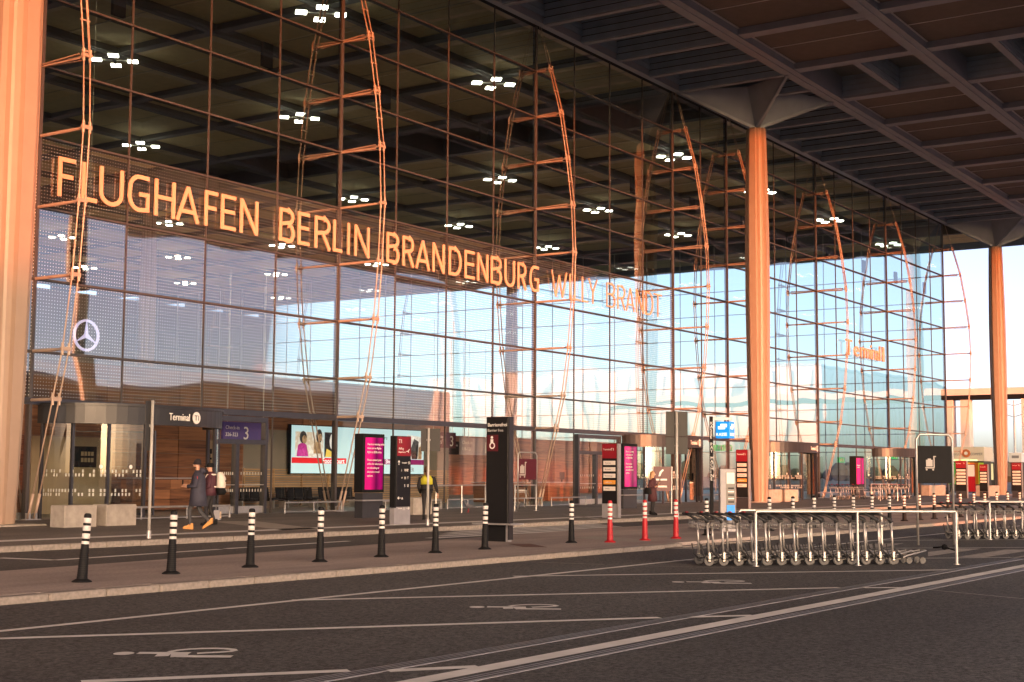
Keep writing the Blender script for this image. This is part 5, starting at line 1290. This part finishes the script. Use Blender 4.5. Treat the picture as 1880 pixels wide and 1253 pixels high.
MB().box(-.04*k,.04*k,.283*k,.290*k,1.30*k,1.36*k).build('sleeve_badge', M_BRED, t)
# second person beside him with a pale rucksack
p2 = G(385,966,ZP)
lg2 = {'l': ((.12,.09,.50),(.06,.09,.09),(.22,.09,.055)), 'r': ((.02,-.09,.50),(-.12,-.09,.12),(.03,-.09,.055))}
ar2 = {'l': ((-.02,.26,1.13),(.20,.20,1.05),(.28,.18,1.05)), 'r': ((-.04,-.27,1.13),(.12,-.22,.98),(.18,-.2,.94))}
t, k = person('person in plum jacket carrying a pale rucksack beside the man in the navy coat', (p2.x,p2.y,ZP), LEFT, 1.82, lg2, ar2, .01, [M_TROU,M_SKIN,M_PLUM], lambda x,y,z: 1 if z > 1.50 or (x > .16 and .85 < z < 1.15) else (2 if z > .95 else 0))
S_ = lambda v: tuple(c*k for c in v)
MB().loft([ring(0,0,.86*k,.17*k,.21*k,18),ring(0,0,1.0*k,.17*k,.205*k,18),ring(0,0,1.2*k,.175*k,.215*k,18),ring(0,0,1.36*k,.16*k,.22*k,18),ring(0,0,1.46*k,.12*k,.15*k,18),ring(.0,0,1.54*k,.09*k,.095*k,18)]).build('jacket', M_PLUM, t, smooth=True)
for sd in ('l','r'): sleeve(t, [S_((0,.2 if sd == 'l' else -.2,1.40)), S_(ar2[sd][0]), S_(tuple(a+(b-a)*.85 for a,b in zip(ar2[sd][0],ar2[sd][1])))], [.082*k,.068*k,.05*k], M_PLUM); boot(t, lg2[sd][1], lg2[sd][2], M_BLACK, k)
MB().loft([ring(.02,0,1.66*k,.11*k,.10*k,16),ring(.02,0,1.73*k,.105*k,.096*k,16),ring(.01,0,1.785*k,.07*k,.07*k,16)]).box(.08*k,.19*k,-.07*k,.07*k,1.675*k,1.69*k).build('cap', M_BLACK, t)
pk = MB().loft([ring(-.29,0,1.0*k,.10*k,.15*k,14),ring(-.31,0,1.12*k,.13*k,.17*k,14),ring(-.31,0,1.35*k,.13*k,.17*k,14),ring(-.28,0,1.48*k,.09*k,.13*k,14),ring(-.26,0,1.53*k,.04*k,.07*k,14)]).build('rucksack', M_PACK, t, smooth=True)
MB().box(-.45*k,-.43*k,-.12*k,.12*k,1.26*k,1.29*k).build('rucksack_zip', M_BLACK, pk); MB().loft([ring(-.30,0,.88*k,.10*k,.15*k,14),ring(-.33,0,.96*k,.14*k,.18*k,14),ring(-.30,0,1.08*k,.12*k,.17*k,14)]).build('rucksack_base', M_BLACK, pk, smooth=True)
for y_ in (-.12,.12): MB().tube([S_((-.2,y_,1.1)),S_((.10,y_,1.15)),S_((.16,y_,1.30)),S_((.08,y_,1.45)),S_((-.16,y_,1.46))], .022*k, 6).build('strap', M_PACK, pk, smooth=True)
# uniformed guard seen from behind
p = G(783,955,ZP)
AWAY = math.atan2(.55,.83)
lg3 = {'l': ((.04,.09,.50),(-.10,.09,.10),(.06,.09,.055)), 'r': ((.04,-.08,.50),(.03,-.08,.09),(.19,-.08,.055))}
ar3 = {'l': ((-.04,.27,1.13),(.10,.24,.92),(.15,.22,.86)), 'r': ((-.06,-.30,1.13),(-.02,-.36,.90),(.0,-.37,.80))}
t, k = person('uniformed guard in black with yellow vest top seen from behind', (p.x,p.y,ZP), AWAY, 1.80, lg3, ar3, .0, [M_TROU,M_SKIN,M_BLACK], lambda x,y,z: 1 if z > 1.50 or (abs(y) > .20 and z < .88 and z > .7) else (2 if z > .95 else 0))
S_ = lambda v: tuple(c*k for c in v)
MB().loft([ring(0,0,.90*k,.16*k,.20*k,18),ring(0,0,1.02*k,.165*k,.20*k,18),ring(0,0,1.18*k,.165*k,.21*k,18)]).build('uniform_jacket', M_TROU, t, smooth=True)
MB().loft([ring(0,0,1.18*k,.175*k,.222*k,18),ring(0,0,1.36*k,.17*k,.228*k,18),ring(0,0,1.45*k,.12*k,.16*k,18),ring(0,0,1.50*k,.08*k,.09*k,18)]).build('yellow_vest', M_HIVIS, t, smooth=True)
MB().loft([ring(0,0,.98*k,.18*k,.215*k,18),ring(0,0,1.03*k,.18*k,.215*k,18)]).build('belt', M_BLACK, t, smooth=True)
for sd in ('l','r'): sleeve(t, [S_((0,.2 if sd == 'l' else -.2,1.40)), S_(ar3[sd][0]), S_(tuple(a+(b-a)*.9 for a,b in zip(ar3[sd][0],ar3[sd][1])))], [.085*k,.066*k,.045*k], M_TROU); boot(t, lg3[sd][1], lg3[sd][2], M_BLACK, k)
MB().loft([ring(-.005,0,1.58*k,.08*k,.085*k,14),ring(-.012,0,1.66*k,.102*k,.096*k,14),ring(-.005,0,1.74*k,.098*k,.09*k,14),ring(0,0,1.785*k,.05*k,.05*k,14)]).tube([S_((-.09,0,1.70)),S_((-.13,0,1.62)),S_((-.12,0,1.48)),S_((-.11,0,1.38))], [.025*k,.032*k,.028*k,.012*k], 8).build('hair', M_HAIRB, t, smooth=True)
# woman with long fair hair, lit by the low sun
p = G(1198,946.5,ZP)
RIGHT = math.atan2(-.95,.1)
lg4 = {'l': ((.03,.06,.50),(.0,.06,.11),(.13,.06,.04)), 'r': ((.01,-.07,.50),(-.02,-.08,.11),(.11,-.09,.04))}
ar4 = {'l': ((.03,.23,1.14),(.22,.10,1.28),(.27,.07,1.33)), 'r': ((-.03,-.25,1.13),(.16,-.16,1.14),(.23,-.12,1.18))}
t, k = person('woman with long fair hair in dark coat with black handbag', (p.x,p.y,ZP), RIGHT, 1.70, lg4, ar4, .01, [M_TROU,M_SKIN,M_WINE], lambda x,y,z: 1 if z > 1.50 or (x > .18 and z > 1.1) else (2 if z > .95 else 0))
S_ = lambda v: tuple(c*k for c in v)
MB().loft([ring(0,0,.56*k,.20*k,.22*k,18,.04),ring(0,0,.78*k,.185*k,.21*k,18,.02),ring(0,0,1.02*k,.16*k,.19*k,18),ring(0,0,1.2*k,.165*k,.205*k,18),ring(0,0,1.36*k,.15*k,.215*k,18),ring(0,0,1.45*k,.11*k,.14*k,18),ring(.01,0,1.51*k,.08*k,.085*k,18)]).build('coat', M_WINE, t, smooth=True)
for sd in ('l','r'): sleeve(t, [S_((0,.19 if sd == 'l' else -.19,1.40)), S_(ar4[sd][0]), S_(tuple(a+(b-a)*.85 for a,b in zip(ar4[sd][0],ar4[sd][1])))], [.078*k,.064*k,.048*k], M_WINE); boot(t, lg4[sd][1], lg4[sd][2], M_BLACK, k)
MB().loft([ring(-.02,0,1.30*k,.07*k,.12*k,14),ring(-.03,0,1.45*k,.085*k,.125*k,14),ring(-.015,0,1.58*k,.10*k,.11*k,14),ring(.0,0,1.70*k,.105*k,.098*k,14),ring(.0,0,1.775*k,.07*k,.065*k,14),ring(.0,0,1.79*k,.02*k,.02*k,14)]).build('hair', M_BLOND, t, smooth=True)
MB().bevbox(.29*k,.31*k,.03*k,.11*k,1.34*k,1.48*k,.004).build('phone', M_BLACK, t)
hb = MB().loft([ring(-.06,-.33,.86*k,.17*k,.07*k,12),ring(-.06,-.33,1.0*k,.16*k,.075*k,12),ring(-.06,-.33,1.12*k,.12*k,.05*k,12)]).build('handbag', M_BLACK, t); MB().tube([S_((-.16,-.31,1.08)),S_((-.1,-.27,1.22)),S_((0,-.27,1.22)),S_((.04,-.31,1.08))], .012, 6).build('bag_handle', M_BLACK, hb)
# pigeon
p = G(861,941,ZP); M_PIG = mat('pigeon_grey', (0.16,0.16,0.18), .7, var=.25, vscale=30)
t = thing('pigeon', 'grey pigeon on the pavement before the railing', 'bird', (p.x,p.y,ZP), R(150)); pg = 1.9
def ringx(x_, z, ry, rz, n=12): return [(x_*pg, ry*pg*math.cos(2*math.pi*q/n), (z+rz*math.sin(2*math.pi*q/n))*pg) for q in range(n)]
bd = MB().loft([ringx(-.19,.10,.012,.006),ringx(-.12,.115,.03,.018),ringx(-.05,.125,.052,.045),ringx(.03,.135,.056,.055),ringx(.08,.165,.04,.045),ringx(.10,.21,.025,.026),ringx(.115,.235,.024,.024),ringx(.14,.232,.014,.012),ringx(.165,.225,.003,.003)]).build('body', M_PIG, t, smooth=True)
for y_ in (-.02,.02): MB().tube([(.01*pg,y_*pg,.09*pg),(.02*pg,y_*pg,.0),(.05*pg,y_*pg,.003)], .006*pg, 5).build('leg', M_BRED, t)
for y_ in (-1,1): MB().loft([[(-.15*pg,y_*.03*pg,.12*pg),(-.15*pg,y_*.035*pg,.125*pg),(-.15*pg,y_*.03*pg,.13*pg)],[(-.02*pg,y_*.055*pg,.10*pg),(-.02*pg,y_*.062*pg,.13*pg),(-.02*pg,y_*.05*pg,.16*pg)],[(.06*pg,y_*.05*pg,.12*pg),(.06*pg,y_*.054*pg,.14*pg),(.06*pg,y_*.045*pg,.16*pg)]]).build('wing', mat('pigeon_wing',(0.09,0.09,0.10),.7), t)
